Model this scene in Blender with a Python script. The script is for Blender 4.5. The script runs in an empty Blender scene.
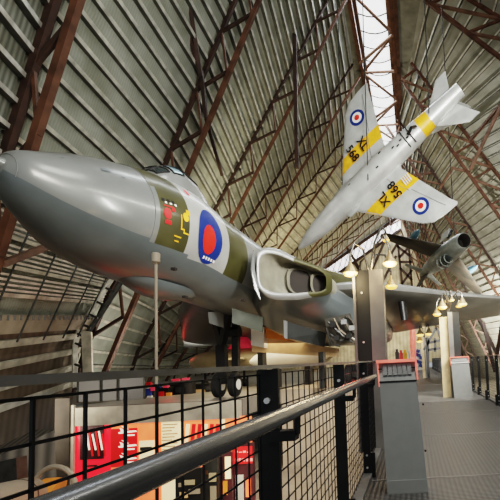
import bpy, math, random
from mathutils import Vector as V, Matrix
random.seed(7)
scene = bpy.context.scene
col = scene.collection
R = math.radians

# ------------------------------------------------------------------ camera
FPX = 400.0
PPX, PPY = 415., 330.                           # optical axis (shifted lens)
Yc = V((0, (PPY - 359) / FPX, -1)).normalized()
Zc = V((-.05, 1, -.0725)); Zc = (Zc - Zc.dot(Yc) * Yc).normalized()
Xc = Yc.cross(Zc)
CM = Matrix((Xc, Yc, Zc))                      # camera axes -> world axes
cd = bpy.data.cameras.new('camera'); cam = bpy.data.objects.new('camera', cd); col.objects.link(cam)
cam.matrix_world = CM.to_4x4()
cd.sensor_width = 36; cd.lens = 36 * FPX / 500; cd.shift_x = (250 - PPX) / 500; cd.shift_y = (PPY - 250) / 500
cd.clip_start = .05; cd.clip_end = 500
scene.camera = cam
FLOOR = -1.15                                   # walkway deck (camera height is zero)
SLAB = -1.1                                     # exhibition floor the bomber stands on
PIT = -4.6                                      # lower floor


def at(px, py, Y):
    """world point at distance Y along the walkway for a direction measured on the photograph"""
    d = CM @ V(((px - PPX) / FPX, (PPY - py) / FPX, -1))
    return d * (Y / d.y)

def camv(x, y, z): return CM @ V((x, y, z))


# ------------------------------------------------------------------ materials
def nd(t, kind, **kw):
    n = t.nodes.new(kind)
    for k, v in kw.items(): setattr(n, k, v)
    return n

def mat(name, c, rough=.5, metal=0., var=.12, scale=3., bump=0., emit=0., ecol=None, coat=0., dirt=None, obj=True, stretch=None, alpha=1.):
    m = bpy.data.materials.new(name); m.use_nodes = True
    t = m.node_tree; b = t.nodes['Principled BSDF']
    tc = nd(t, 'ShaderNodeTexCoord')
    src = tc.outputs['Object']
    if stretch:
        mp = nd(t, 'ShaderNodeMapping'); mp.inputs['Scale'].default_value = stretch
        t.links.new(src, mp.inputs['Vector']); src = mp.outputs['Vector']
    no = nd(t, 'ShaderNodeTexNoise'); no.inputs['Scale'].default_value = scale; no.inputs['Detail'].default_value = 5
    t.links.new(src, no.inputs['Vector'])
    rp = nd(t, 'ShaderNodeValToRGB')
    lo = dirt if dirt else [x * (1 - 2 * var) for x in c]
    rp.color_ramp.elements[0].color = (*lo, 1); rp.color_ramp.elements[1].color = (*[min(1, x * (1 + var)) for x in c], 1)
    rp.color_ramp.elements[0].position = .3; rp.color_ramp.elements[1].position = .65
    t.links.new(no.outputs['Fac'], rp.inputs['Fac']); t.links.new(rp.outputs['Color'], b.inputs['Base Color'])
    b.inputs['Roughness'].default_value = rough; b.inputs['Metallic'].default_value = metal
    b.inputs['Coat Weight'].default_value = coat; b.inputs['Coat Roughness'].default_value = .15
    if bump:
        bu = nd(t, 'ShaderNodeBump'); bu.inputs['Strength'].default_value = bump; bu.inputs['Distance'].default_value = .02
        t.links.new(no.outputs['Fac'], bu.inputs['Height']); t.links.new(bu.outputs['Normal'], b.inputs['Normal'])
    if emit:
        b.inputs['Emission Strength'].default_value = emit
        if ecol: b.inputs['Emission Color'].default_value = (*ecol, 1)
        else: t.links.new(rp.outputs['Color'], b.inputs['Emission Color'])
    m.diffuse_color = (*c, 1)
    return m

def corrugated(name, c, c2, pitch, rough=.55, stain=.25, metal=.2):
    """ribbed sheet: ribs run across u, in metres"""
    m = bpy.data.materials.new(name); m.use_nodes = True
    t = m.node_tree; b = t.nodes['Principled BSDF']
    uv = nd(t, 'ShaderNodeUVMap')
    w = nd(t, 'ShaderNodeTexWave', wave_type='BANDS', bands_direction='X'); w.inputs['Scale'].default_value = .314 / pitch
    t.links.new(uv.outputs['UV'], w.inputs['Vector'])
    no = nd(t, 'ShaderNodeTexNoise'); no.inputs['Scale'].default_value = .5; no.inputs['Detail'].default_value = 6
    t.links.new(uv.outputs['UV'], no.inputs['Vector'])
    mx = nd(t, 'ShaderNodeMix', data_type='RGBA'); mx.inputs['A'].default_value = (*c2, 1); mx.inputs['B'].default_value = (*c, 1)
    t.links.new(w.outputs['Fac'], mx.inputs['Factor'])
    rp = nd(t, 'ShaderNodeValToRGB'); rp.color_ramp.elements[0].color = (1 - stain * 1.4, 1 - stain * 1.4, 1 - stain * 1.6, 1); rp.color_ramp.elements[1].color = (1, 1, 1, 1)
    rp.color_ramp.elements[0].position = .35; rp.color_ramp.elements[1].position = .62
    t.links.new(no.outputs['Fac'], rp.inputs['Fac'])
    mu = nd(t, 'ShaderNodeMix', data_type='RGBA', blend_type='MULTIPLY'); mu.inputs['Factor'].default_value = 1
    t.links.new(mx.outputs['Result'], mu.inputs['A']); t.links.new(rp.outputs['Color'], mu.inputs['B'])
    t.links.new(mu.outputs['Result'], b.inputs['Base Color'])
    bu = nd(t, 'ShaderNodeBump'); bu.inputs['Strength'].default_value = .25; bu.inputs['Distance'].default_value = .03
    t.links.new(w.outputs['Fac'], bu.inputs['Height']); t.links.new(bu.outputs['Normal'], b.inputs['Normal'])
    b.inputs['Roughness'].default_value = rough; b.inputs['Metallic'].default_value = metal
    return m

M = dict(
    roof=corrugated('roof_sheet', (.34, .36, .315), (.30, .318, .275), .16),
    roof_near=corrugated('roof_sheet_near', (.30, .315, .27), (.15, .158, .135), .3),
    roof_lit=corrugated('roof_sheet_far_lit', (.47, .46, .38), (.41, .40, .33), .2),  # paler, warmer roof sheet: the lit look of far bays put into colour
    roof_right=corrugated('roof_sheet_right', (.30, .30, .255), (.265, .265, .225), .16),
    wall_brown=corrugated('wall_sheet_brown', (.16, .13, .10), (.12, .10, .075), .5),
    gable=corrugated('gable_sheet', (.62, .56, .43), (.48, .43, .33), .9),
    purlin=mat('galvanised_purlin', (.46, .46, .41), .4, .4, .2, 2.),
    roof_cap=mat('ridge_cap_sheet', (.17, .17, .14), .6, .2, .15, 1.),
    purlin_shade=mat('purlin_web_shaded', (.10, .10, .088), .55, .3, .2, 2.),  # dark web colour stands in for the shadow band along each purlin
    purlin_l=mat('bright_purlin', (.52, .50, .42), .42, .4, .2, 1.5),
    slat=mat('louvre_slat', (.66, .61, .53), .4, .3, .15, 2.),
    rust=mat('rust_steel', (.088, .041, .024), .55, .2, .25, 1.5),
    rust_d=mat('dark_rust_steel', (.038, .020, .014), .6, .2, .25, 1.5),
    rust_l=mat('light_rust_steel', (.13, .073, .048), .5, .2, .2, 1.5),
    dark=mat('black_paint', (.014, .014, .014), .42, .2, .2, 4.),
    darkg=mat('dark_grey_steel', (.045, .047, .045), .45, .4, .2, 4.),
    handrail=mat('brushed_handrail', (.15, .155, .16), .27, .75, .15, 9., stretch=(1, .06, 1)),
    toprail=mat('grey_top_rail', (.17, .165, .155), .33, .6, .15, 6.),
    deck_edge=mat('deck_edge', (.17, .168, .16), .5, .3, .15, 4.),
    con=mat('console_grey', (.235, .242, .232), .48, .3, .025, 9., bump=.02),
    con_d=mat('console_slot', (.13, .13, .128), .6, .1, .1, 5.),
    con_l=mat('console_fin', (.30, .30, .29), .4, .4, .1, 5.),
    coral=mat('coral_red_light', (.8, .2, .15), .4, 0, .12, 5., emit=.4),  # red light on the edges put into the colour, with added glow
    pil=mat('pillar_grey', (.15, .147, .137), .45, .35, .12, 3.),
    pil_d=mat('pillar_dark', (.018, .02, .019), .65, .3, .12, 3.),
    pil_lit=mat('pillar_lamplit', (.62, .5, .3), .5, 0, .12, 3.),  # yellow lamplight on a grey face, put into its colour
    bolt=mat('bolt_steel', (.75, .75, .72), .3, .8, .05, 5.),
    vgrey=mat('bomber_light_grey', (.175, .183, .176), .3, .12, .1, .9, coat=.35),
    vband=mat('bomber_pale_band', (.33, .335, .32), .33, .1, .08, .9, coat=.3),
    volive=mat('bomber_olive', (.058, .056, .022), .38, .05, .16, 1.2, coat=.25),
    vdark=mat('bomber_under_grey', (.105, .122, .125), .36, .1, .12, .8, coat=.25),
    vwing=mat('bomber_wing_under', (.10, .098, .086), .34, .2, .2, .5, coat=.2),
    vlip=mat('intake_lip_grey', (.25, .257, .25), .32, .2, .07, 2., coat=.3),
    vcream=mat('duct_cream', (.22, .21, .165), .5, 0, .12, 2.),
    vdarkin=mat('duct_dark', (.02, .016, .013), .8, 0, .1, 2.),
    vdoor=mat('gear_door_olive_grey', (.06, .068, .052), .45, .1, .15, 2.),
    rblue=mat('roundel_blue', (.012, .03, .17), .35, 0, .05, 3., coat=.3),
    rred=mat('roundel_red', (.62, .03, .02), .35, 0, .05, 3., coat=.3),
    white=mat('white_paint', (.78, .77, .73), .4, 0, .05, 3.),
    red=mat('red_paint', (.6, .02, .02), .4, 0, .05, 3.),
    yellow=mat('yellow_paint', (.8, .43, .03), .42, 0, .1, 3.),
    black=mat('black_marking', (.008, .008, .008), .5, 0, 0, 3.),
    glass=mat('canopy_glass', (.20, .30, .34), .12, .1, .2, 2., coat=.6),
    glass_d=mat('dark_canopy_glass', (.035, .045, .045), .06, .1, .2, 2., coat=.6),
    silver=mat('jet_silver', (.56, .575, .565), .33, .3, .1, 1.2, coat=.2),
    silver_d=mat('jet_silver_line', (.24, .245, .245), .4, .3, .05, 1.),
    camo=mat('jet_camouflage', (.07, .058, .042), .55, .1, .3, .8, dirt=(.03, .032, .028)),
    bluegrey=mat('jet_blue_grey', (.27, .295, .275), .35, .2, .2, 1.),
    tank=mat('drop_tank_blue', (.16, .32, .42), .35, .1, .1, 1.),
    brass=mat('lamp_shade_metal', (.34, .27, .16), .3, .5, .15, 5.),
    bulb=mat('lamp_bulb', (1, .8, .45), .4, 0, 0, 1., emit=1.6, ecol=(1, .5, .07)),
    chrome=mat('lamp_chrome', (.22, .21, .19), .25, .8, .1, 5.),
    conc=mat('concrete', (.40, .37, .30), .8, 0, .15, 1.5, bump=.2),
    conc_d=mat('dark_concrete', (.045, .038, .03), .8, 0, .2, 1.5, bump=.2),
    slab=mat('exhibition_floor', (.21, .195, .165), .35, 0, .2, .6),
    pit=mat('lower_floor', (.50, .42, .32), .45, 0, .12, .7),
    redlit=mat('red_lightbox', (.8, .02, .03), .4, 0, .06, 1., emit=.9, ecol=(1, .02, .035)),
    orangelit=mat('orange_lightbox', (.85, .2, .08), .4, 0, .2, .8, emit=.75, dirt=(.8, .12, .05)),
    deepredlit=mat('deep_red_lightbox', (.6, .02, .02), .4, 0, .1, .8, emit=.6),
    creamlit=mat('cream_lightbox', (.85, .68, .4), .5, 0, .1, 1.2, emit=.6),
    whitelit=mat('white_lightbox', (.9, .8, .66), .5, 0, .03, 1., emit=.6),
    maroon=mat('maroon_board', (.07, .02, .025), .5, 0, .3, 2.),
    screen=mat('perforated_screen', (.17, .17, .17), .6, .2, .1, 40.),
    cream=mat('cream_aircraft', (.36, .31, .2), .42, 0, .12, 1.),
    whitep=mat('white_aircraft', (.6, .58, .52), .35, .05, .08, 1.),
    orange=mat('orange_box', (.72, .27, .05), .5, 0, .12, 1.5),
    tan=mat('tan_paint', (.55, .38, .2), .5, 0, .12, 1.5),
    beige=mat('beige_paint', (.29, .25, .19), .5, 0, .1, 1.5),
    pink=mat('pink_red_cover', (.75, .06, .12), .5, 0, .1, 1.5, emit=.12),  # faint glow added to the colour; the cover is no lamp
    rubber=mat('tyre_rubber', (.012, .012, .012), .7, 0, .1, 3.),
    blue=mat('blue_cloth', (.03, .05, .22), .6, 0, .3, 3.),
    skylight=mat('skylight_glass', (.92, .95, 1.), .3, 0, .03, .5, emit=1.25, ecol=(.93, .96, 1.)),
    sky2=mat('gable_glass', (.9, .9, .95), .3, 0, .1, .6, emit=.95, ecol=(.92, .9, .98)),
    corr=corrugated('container_sheet', (.15, .14, .12), (.05, .047, .04), .22),
)


def deck_material():
    m = bpy.data.materials.new('walkway_tread'); m.use_nodes = True
    t = m.node_tree; b = t.nodes['Principled BSDF']
    tc = nd(t, 'ShaderNodeTexCoord')
    w1 = nd(t, 'ShaderNodeTexWave', wave_type='BANDS', bands_direction='Y'); w1.inputs['Scale'].default_value = 9.5
    w2 = nd(t, 'ShaderNodeTexWave', wave_type='BANDS', bands_direction='X'); w2.inputs['Scale'].default_value = 7.
    no = nd(t, 'ShaderNodeTexNoise'); no.inputs['Scale'].default_value = 1.4; no.inputs['Detail'].default_value = 6
    for n in (w1, w2, no): t.links.new(tc.outputs['Object'], n.inputs['Vector'])
    mm = nd(t, 'ShaderNodeMath', operation='MULTIPLY'); t.links.new(w1.outputs['Fac'], mm.inputs[0]); t.links.new(w2.outputs['Fac'], mm.inputs[1])
    ad = nd(t, 'ShaderNodeMath', operation='MULTIPLY_ADD'); ad.inputs[1].default_value = .55
    t.links.new(w1.outputs['Fac'], ad.inputs[0]); t.links.new(mm.outputs[0], ad.inputs[2])
    rp = nd(t, 'ShaderNodeValToRGB'); rp.color_ramp.elements[0].color = (.03, .03, .029, 1); rp.color_ramp.elements[1].color = (.155, .153, .147, 1)
    rp.color_ramp.elements[0].position = .1; rp.color_ramp.elements[1].position = .9
    t.links.new(ad.outputs[0], rp.inputs['Fac'])
    r2 = nd(t, 'ShaderNodeValToRGB'); r2.color_ramp.elements[0].color = (.7, .7, .7, 1); r2.color_ramp.elements[1].color = (1.1, 1.1, 1.08, 1)
    t.links.new(no.outputs['Fac'], r2.inputs['Fac'])
    mu = nd(t, 'ShaderNodeMix', data_type='RGBA', blend_type='MULTIPLY'); mu.inputs['Factor'].default_value = 1
    t.links.new(rp.outputs['Color'], mu.inputs['A']); t.links.new(r2.outputs['Color'], mu.inputs['B'])
    t.links.new(mu.outputs['Result'], b.inputs['Base Color'])
    bu = nd(t, 'ShaderNodeBump'); bu.inputs['Strength'].default_value = .5; bu.inputs['Distance'].default_value = .01
    t.links.new(ad.outputs[0], bu.inputs['Height']); t.links.new(bu.outputs['Normal'], b.inputs['Normal'])
    b.inputs['Roughness'].default_value = .42; b.inputs['Metallic'].default_value = .35
    return m
M['deck'] = deck_material()


# ------------------------------------------------------------------ mesh builder
class MB:
    def __init__(s): s.v = []; s.f = []; s.m = []; s.uv = {}
    def add(s, vs, fs, mi=0):
        o = len(s.v); s.v += [V(p) for p in vs]
        for f in fs: s.f.append([o + i for i in f]); s.m.append(mi)
        return s
    def box(s, c, size, mi=0, rot=None, taper=1.):
        x, y, z = [q / 2 for q in size]; c = V(c); r = rot or Matrix.Identity(3)
        vs = [c + r @ V((a * x * (taper if k > 0 else 1), b * y * (taper if k > 0 else 1), k * z)) for k in (-1, 1) for b in (-1, 1) for a in (-1, 1)]
        return s.add(vs, [(0, 2, 3, 1), (4, 5, 7, 6), (0, 1, 5, 4), (2, 6, 7, 3), (0, 4, 6, 2), (1, 3, 7, 5)], mi)
    def bar(s, p, q, w, h=None, mi=0, up=(0, 0, 1)):
        p = V(p); q = V(q); h = h or w; d = (q - p).normalized(); u = V(up)
        if abs(d.dot(u)) > .98: u = V((0, 1, 0))
        a = d.cross(u).normalized(); b = a.cross(d)
        vs = [e + a * (i * w / 2) + b * (j * h / 2) for e in (p, q) for i, j in ((-1, -1), (1, -1), (1, 1), (-1, 1))]
        return s.add(vs, [(3, 2, 1, 0), (4, 5, 6, 7), (0, 1, 5, 4), (1, 2, 6, 5), (2, 3, 7, 6), (3, 0, 4, 7)], mi)
    def tube(s, pts, r, n=10, mi=0, cap=True):
        pts = [V(p) for p in pts]; rs = r if isinstance(r, (list, tuple)) else [r] * len(pts)
        rings = []; a0 = None
        for i, p in enumerate(pts):
            d = (pts[min(i + 1, len(pts) - 1)] - pts[max(i - 1, 0)]).normalized()
            u = a0 if a0 is not None else (V((0, 0, 1)) if abs(d.z) < .9 else V((1, 0, 0)))
            a = (u - d * u.dot(d)).normalized(); a0 = a; b = d.cross(a)
            rings.append([p + (a * math.cos(2 * math.pi * k / n) + b * math.sin(2 * math.pi * k / n)) * rs[i] for k in range(n)])
        return s.loft(rings, mi, cap, cap)
    def loft(s, rings, mi=0, cap0=True, cap1=True, closed=True, mfun=None):
        n = len(rings[0]); o = len(s.v)
        for r in rings: s.v += [V(p) for p in r]
        for i in range(len(rings) - 1):
            for k in range(n if closed else n - 1):
                k2 = (k + 1) % n
                s.f.append([o + i * n + k, o + i * n + k2, o + (i + 1) * n + k2, o + (i + 1) * n + k])
                s.m.append(mfun(i, k) if mfun else mi)
        if cap0: s.f.append([o + k for k in range(n)][::-1]); s.m.append(mfun(0, 0) if mfun else mi)
        if cap1: s.f.append([o + (len(rings) - 1) * n + k for k in range(n)]); s.m.append(mfun(len(rings) - 2, 0) if mfun else mi)
        return s
    def poly(s, pts, th=None, mi=0):
        """flat polygon, optionally thickened along vector th"""
        pts = [V(p) for p in pts]; n = len(pts)
        if th is None: return s.add(pts, [list(range(n))], mi)
        th = V(th); vs = pts + [p + th for p in pts]
        fs = [list(range(n))[::-1], list(range(n, 2 * n))] + [[i, (i + 1) % n, n + (i + 1) % n, n + i] for i in range(n)]
        return s.add(vs, fs, mi)
    def build(s, name, mats, parent=None, smooth=False, uvs=None, angle=40):
        me = bpy.data.meshes.new(name); me.from_pydata([tuple(p) for p in s.v], [], s.f)
        for m in (mats if isinstance(mats, (list, tuple)) else [mats]): me.materials.append(m)
        for p, mi in zip(me.polygons, s.m): p.material_index = mi
        if uvs:
            l = me.uv_layers.new(name='UVMap')
            for lp in me.loops: l.data[lp.index].uv = uvs[lp.vertex_index]
        me.update()
        import bmesh
        bm = bmesh.new(); bm.from_mesh(me); bmesh.ops.recalc_face_normals(bm, faces=bm.faces)
        if smooth:
            for f in bm.faces: f.smooth = True
            for e in bm.edges:
                if len(e.link_faces) == 2 and e.calc_face_angle(0) > R(angle): e.smooth = False
        bm.to_mesh(me); bm.free()
        o = bpy.data.objects.new(name, me); col.objects.link(o)
        if parent:
            o.parent = parent
            w = V((0, 0, 0)); q = parent
            while q: w += q.location; q = q.parent
            for v in me.vertices: v.co -= w
        return o

def tag(o, label=None, cat=None, group=None, kind=None):
    if label: o['label'] = label
    if cat: o['category'] = cat
    if group: o['group'] = group
    if kind: o['kind'] = kind
    return o

def thing(name, label, cat, loc=(0, 0, 0), group=None):
    o = bpy.data.objects.new(name, None); col.objects.link(o); o.location = loc; o.empty_display_size = .2
    return tag(o, label, cat, group)

def struct(o): o['kind'] = 'structure'; return o

def copy_tree(o, parent=None):
    c = o.copy(); col.objects.link(c); c.parent = parent
    for ch in list(o.children): copy_tree(ch, c)
    return c

def text(name, body, origin, xdir, ydir, size, m, parent, zoff=0.):
    cu = bpy.data.curves.new(name, 'FONT'); cu.body = body; cu.size = size; cu.align_x = 'CENTER'; cu.align_y = 'CENTER'
    cu.extrude = .004; cu.offset = size * .018; cu.materials.append(m)
    tmp = bpy.data.objects.new(name + '_outline', cu); col.objects.link(tmp)
    me = bpy.data.meshes.new_from_object(tmp.evaluated_get(bpy.context.evaluated_depsgraph_get())); bpy.data.objects.remove(tmp); bpy.data.curves.remove(cu)
    me.name = name; o = bpy.data.objects.new(name, me); col.objects.link(o); o.parent = parent
    x = V(xdir).normalized(); y = V(ydir); y = (y - x * y.dot(x)).normalized(); z = x.cross(y)
    mw = Matrix((x, y, z)).transposed().to_4x4(); w = V((0, 0, 0)); q = parent
    while q: w += q.location; q = q.parent
    mw.translation = V(origin) + z * zoff - w
    o.matrix_local = mw
    return o

# ================================================================== HANGAR
ZR = 36.5
def seen(Y, a, b):
    """slope line of a truss standing at distance Y: (dx/dz, x at ridge height)"""
    p, q = at(*a, Y), at(*b, Y); k = (q.x - p.x) / (q.z - p.z); return k, p.x + (ZR - p.z) * k
LT = [(3, .25, -2.3)]
for Y, a, b in ((14, (10, 146), (56, 0)), (24, (97, 324), (236, 0)), (35, (130, 367), (328, 0)), (46, (262, 200), (360, 54)), (57, (300, 196), (371, 100))):
    k, xr = seen(Y, a, b); LT.append((Y, k, xr - .45))
LT += [(68, .93, -4.5), (79, 1.07, -4.5), (90, 1.28, -4.5), (102, 1.55, -4.5)]
RT = [(22, 2.3, -.7)]
for Y, a, b in ((35, (474, 0), (500, 16)), (46, (400, 46), (500, 176))):
    k, xr = seen(Y, a, b); RT.append((Y, -k, xr + .3))
RT = [(y, abs(k), xr) for y, k, xr in RT]
RT += [(57, .57, -.8), (68, .42, -.8), (79, .36, -.8), (90, .33, -.8), (102, .3, -.8)]
RIN = {1: seen(35, (424, 0), (500, 58)), 2: seen(46, (400, 78), (500, 218))}
EAVE = 1.6

def lx(i, z):
    y, k, xr = LT[i]
    if z < EAVE: return xr - (ZR - EAVE) * k - (EAVE - z) * .12
    return xr - (ZR - z) * k
def rx(i, z):
    y, k, xr = RT[i]
    return xr + (ZR - z) * k

def lrise(i, z):
    if i == 0: return -1.7
    if i == 1: return -1.4 * max(0, min(1, (10 - z) / 7))
    return 0

def lpt(bay, end, z, inset=0.):
    """point on the left slope; z is the height at the far end of the bay"""
    i = bay + end; zz = z + (lrise(bay, z) if end == 0 else 0)
    k = LT[i][1]; n = V((1, 0, -k)).normalized() if zz > EAVE else V((1, 0, 0))
    return V((lx(i, zz), LT[i][0], zz)) + n * inset
def rpt(bay, end, z, inset=0.):
    i = bay + end; k = RT[i][1]; n = V((-1, 0, -k)).normalized()
    return V((rx(i, z), RT[i][0], z)) + n * inset

def bay_sheet(name, ptf, bay, z0, z1, m, n=14):
    mb = MB(); uvs = []
    for k in range(n + 1):
        z = z0 + (z1 - z0) * k / n
        a = ptf(bay, 0, z); b = ptf(bay, 1, z)
        mb.v += [a, b]; uvs += [(a.y * 1.0, z), (b.y, z)]
    for k in range(n): mb.f.append([2 * k, 2 * k + 1, 2 * k + 3, 2 * k + 2]); mb.m.append(0)
    return struct(mb.build(name, m, uvs=uvs))

DZ = .95
for b in range(len(LT) - 1):
    low = bay_sheet('wall_left', lpt, b, -5.2, 3.4, M['wall_brown'] if b < 2 else M['roof'], 6)
    struct(MB().poly([lpt(b, 0, ZR), lpt(b, 1, ZR), V((-4.2, LT[b + 1][0], ZR + .5)), V((-4.2, LT[b][0], ZR + .5))]).build('ceiling_ridge', M['roof_cap']))
    s = bay_sheet('ceiling_left', lpt, b, 3.4, ZR, M['roof_near'] if b == 0 else (M['roof'] if b < 4 else M['roof_lit']))
    for k in range(-1, 38):
        z = .6 + k * DZ
        if z > ZR - .3 or (b == 0 and z < 3): continue
        near_low = b == 1 and z < 3.6
        p = lpt(b, 0, z, .16); q = lpt(b, 1, z, .16)
        n = V((1, 0, -LT[b + 1][1])).normalized()
        w, h = (.2, .3) if near_low else (.13, .3)
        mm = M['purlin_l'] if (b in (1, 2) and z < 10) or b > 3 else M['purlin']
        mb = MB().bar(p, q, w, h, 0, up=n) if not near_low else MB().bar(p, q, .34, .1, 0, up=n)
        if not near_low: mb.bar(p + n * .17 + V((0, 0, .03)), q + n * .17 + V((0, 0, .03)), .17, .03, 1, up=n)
        struct(mb.build('purlin', [mm if near_low else M['purlin_shade'], mm], low if z < 3.4 else s))
for b in range(len(RT) - 1):
    cap = [V((-.9, RT[b][0], ZR + .5)), V((-.9, RT[b + 1][0], ZR + .5)), rpt(b, 1, ZR), rpt(b, 0, ZR)]
    struct(MB().poly(cap).build('ceiling_ridge', M['roof_cap']))
    s = bay_sheet('ceiling_right', rpt, b, -5.2, ZR, M['roof_right'] if b < 2 else M['roof_lit'])
    for k in range(-1, 38):
        z = .6 + k * DZ
        if z > ZR - .3 or (b == 0 and z < 20): continue
        p = rpt(b, 0, z, .16); q = rpt(b, 1, z, .16); n = V((-1, 0, -RT[b + 1][1])).normalized()
        mb = MB().bar(p, q, .13, .3, 0, up=n)
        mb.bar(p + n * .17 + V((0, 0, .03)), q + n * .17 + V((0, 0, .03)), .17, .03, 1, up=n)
        struct(mb.build('purlin', [M['purlin_shade'], M['purlin_l']], s))

# louvres and pale strip low in the second bay on the left
strip = MB()
pts = [lpt(1, 0, 2.95, .42), lpt(1, 1, 2.95, .42), lpt(1, 1, 3.75, .5), lpt(1, 0, 3.75, .5)]
strip.poly(pts, V((-.05, 0, 0)))
for k in range(26):
    a = k / 26; p = pts[3].lerp(pts[2], a) + V((.02, 0, -.02)); strip.bar(p, p - V((0, 0, .22)), .05, .05, 1)
struct(strip.build('trim_1', [M['beige'], M['con_d']]))
for g in range(5):
    lv = thing('wall_louvre', ['lowest', 'second lowest', 'third lowest', 'fourth lowest', 'topmost'][g] + ' bank of pale horizontal louvre slats low on the left slope', 'louvre', tuple(lpt(1, 0, 4.4 + g * DZ)), 'louvre banks on the left slope')
    for k in range(4):
        z = 4.58 + g * DZ + k * .17
        MB().bar(lpt(1, 0, z, .3), lpt(1, 1, z, .3), .09, .03, 0, up=(1, 0, -.47)).build('slat', M['slat'], lv)
rods = thing('tie_rods', 'slim dark tie rods crossing the louvre banks low on the left slope', 'rods', tuple(lpt(1, 0, 3)))
for a in (.12, .32, .5, .66, .8):
    p = lpt(1, 0, 2.6, .62).lerp(lpt(1, 1, 2.6, .62), a); q = lpt(1, 0, 9.5, .62).lerp(lpt(1, 1, 9.5, .62), a + .1)
    MB().tube([p, q], .035, 6).build('rod', M['darkg'], rods)

# trusses
ORD = ['nearest', 'second', 'third', 'fourth', 'fifth', 'sixth', 'seventh', 'eighth', 'ninth', 'tenth']
def zig(t, of, nf, zs, zt, p, up, w, m, first=0, rod=None):
    z = zs
    while z < zt:
        MB().bar(of(z), nf(z + up), w, w).build('brace', m, t)
        if z + p < zt + 1: MB().bar(nf(z + up), of(z + p), w * .75, w * .75).build('brace', rod or m, t)
        z += p
LOFF = [1, .95, 1.45, 1.72, 1.95, 2.0, 2.1, 2.2, 2.3, 2.4]
for i in range(1, 10):
    y = LT[i][0]
    t = thing('roof_truss', ORD[i - 1] + ' rusty brown steel truss climbing the left slope of the hangar', 'roof truss', (lx(i, -3), y, -3), 'trusses on the left slope')
    cw, iw = (.27, .27) if i == 1 else ((.22, .24) if i == 2 else (.2, .22))
    of = lambda z: V((lx(i, max(z, EAVE)) + .45 - (max(0, EAVE - z) * .3), y - .05, z))
    nf = lambda z: V((lx(i, max(z, EAVE)) + .45 + LOFF[i] - (max(0, EAVE - z) * .3), y - .05, z))
    mo, mi_ = M['rust_d'], M['rust']
    z0 = -5 if i == 1 else -1.1
    MB().bar(of(1.8), of(ZR - .6), cw, cw, up=(0, 1, 0)).bar(of(z0), of(1.8), cw, cw, up=(0, 1, 0)).build('outer_chord', mo, t)
    MB().bar(nf(z0), nf(ZR - 2.2), iw, iw, up=(0, 1, 0)).build('inner_chord', mi_, t)
    zig(t, of, nf, {1: 2.6, 2: 2.3}.get(i, 1.2), ZR - 4, 4.4 if i == 1 else 3.8, 1.8 if i == 1 else 1.1, .17 if i == 1 else .16, mo, rod=mi_)
for i in range(1, 8):
    y, k, xr = RT[i]
    t = thing('roof_truss', ORD[i - 1] + ' rusty brown steel truss climbing the right slope of the hangar', 'roof truss', (rx(i, -1), y, -1), 'trusses on the right slope')
    d = {1: 3.2, 2: 3.9, 3: 3.2, 4: 2.8}.get(i, 2.4)
    n = V((-1, 0, -k)).normalized() * (d / math.sqrt(1 + 1 / k ** 2) if k > 1 else d * .62)
    of = lambda z: V((rx(i, z) - .4, y - .05, z - .2))
    nf = (lambda z: V((RIN[i][1] - (ZR - z) * RIN[i][0], y - .05, z))) if i in RIN else (lambda z: of(z) + n)
    z0 = max(-1.1, ZR - 3 - 40 / k) if i > 1 else 12
    MB().bar(of(z0), of(ZR - .6), .28, .28, up=(0, 1, 0)).build('outer_chord', M['rust_d'] if i > 2 else M['rust'], t)
    MB().bar(nf(z0), nf(ZR - (3.2 if i in RIN else .6)), .34, .26, up=(0, 1, 0)).build('inner_chord', M['rust'], t)
    zz = z0 + 1; sgn = 0; step = 3.2 if k > .5 else 3.6
    if i == 1: zz = 13.2; step = 3.0
    while zz + step < ZR - 1:
        MB().bar(of(zz), nf(zz + step * .55), .22, .22).build('brace', M['rust_l'], t)
        MB().bar(nf(zz + step * .55), of(zz + step), .2, .2).build('brace', M['rust'], t)
        zz += step

# ridge beams, skylight and its bracing
for nm, x, lab in (('left', -4.6, 'brown ridge beam along the left edge of the skylight'), ('right', -.6, 'brown ridge beam along the right edge of the skylight')):
    t = thing('ridge_beam', lab, 'beam', (x, 20, 35.2))
    MB().box((x, 61, 36.2), (.9 if nm == 'left' else 1.2, 84, .5)).build('top_flange', M['rust_l'], t)
    MB().box((x, 61, 34.9), (.35, 84, .4)).build('bottom_flange', M['rust'], t)
    yy = 22
    while yy < 100:
        MB().bar((x, yy, 36), (x, yy + 2.75, 35), .2, .2).bar((x, yy + 2.75, 35), (x, yy + 5.5, 36), .2, .2).build('web', M['rust_d'], t); yy += 5.5
sk = MB().box((-2.6, 61, 37.2), (3.4, 84, .06)).build('window_1', M['skylight']); struct(sk)
yy = 20
while yy < 102:
    MB().tube([(-4.2, yy, 36.7), (-3.3, yy, 36.35), (-2.6, yy, 36.25), (-1.9, yy, 36.35), (-1.0, yy, 36.7)], .06, 6).build('glazing_bar', M['darkg'], sk).__setitem__('kind', 'structure'); yy += 2.2
rb = thing('ridge_bracing', 'zigzag of rusty tubes bracing across under the skylight', 'bracing', (-2.6, 30, 34.5))
for y0 in range(24, 100, 11):
    for p, q in (((-4.6, y0, 34.8), (-.6, y0 + 5.5, 34.8)), ((-.6, y0 + 5.5, 34.8), (-4.6, y0 + 11, 34.8)), ((-4.6, y0, 34.8), (-.6, y0, 34.8)), ((-.6, y0 + 5.5, 34.8), (-4.6, y0 + 8, 33.6))):
        MB().tube([p, q], .16, 8).build('brace', M['rust_l'], rb)

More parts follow.
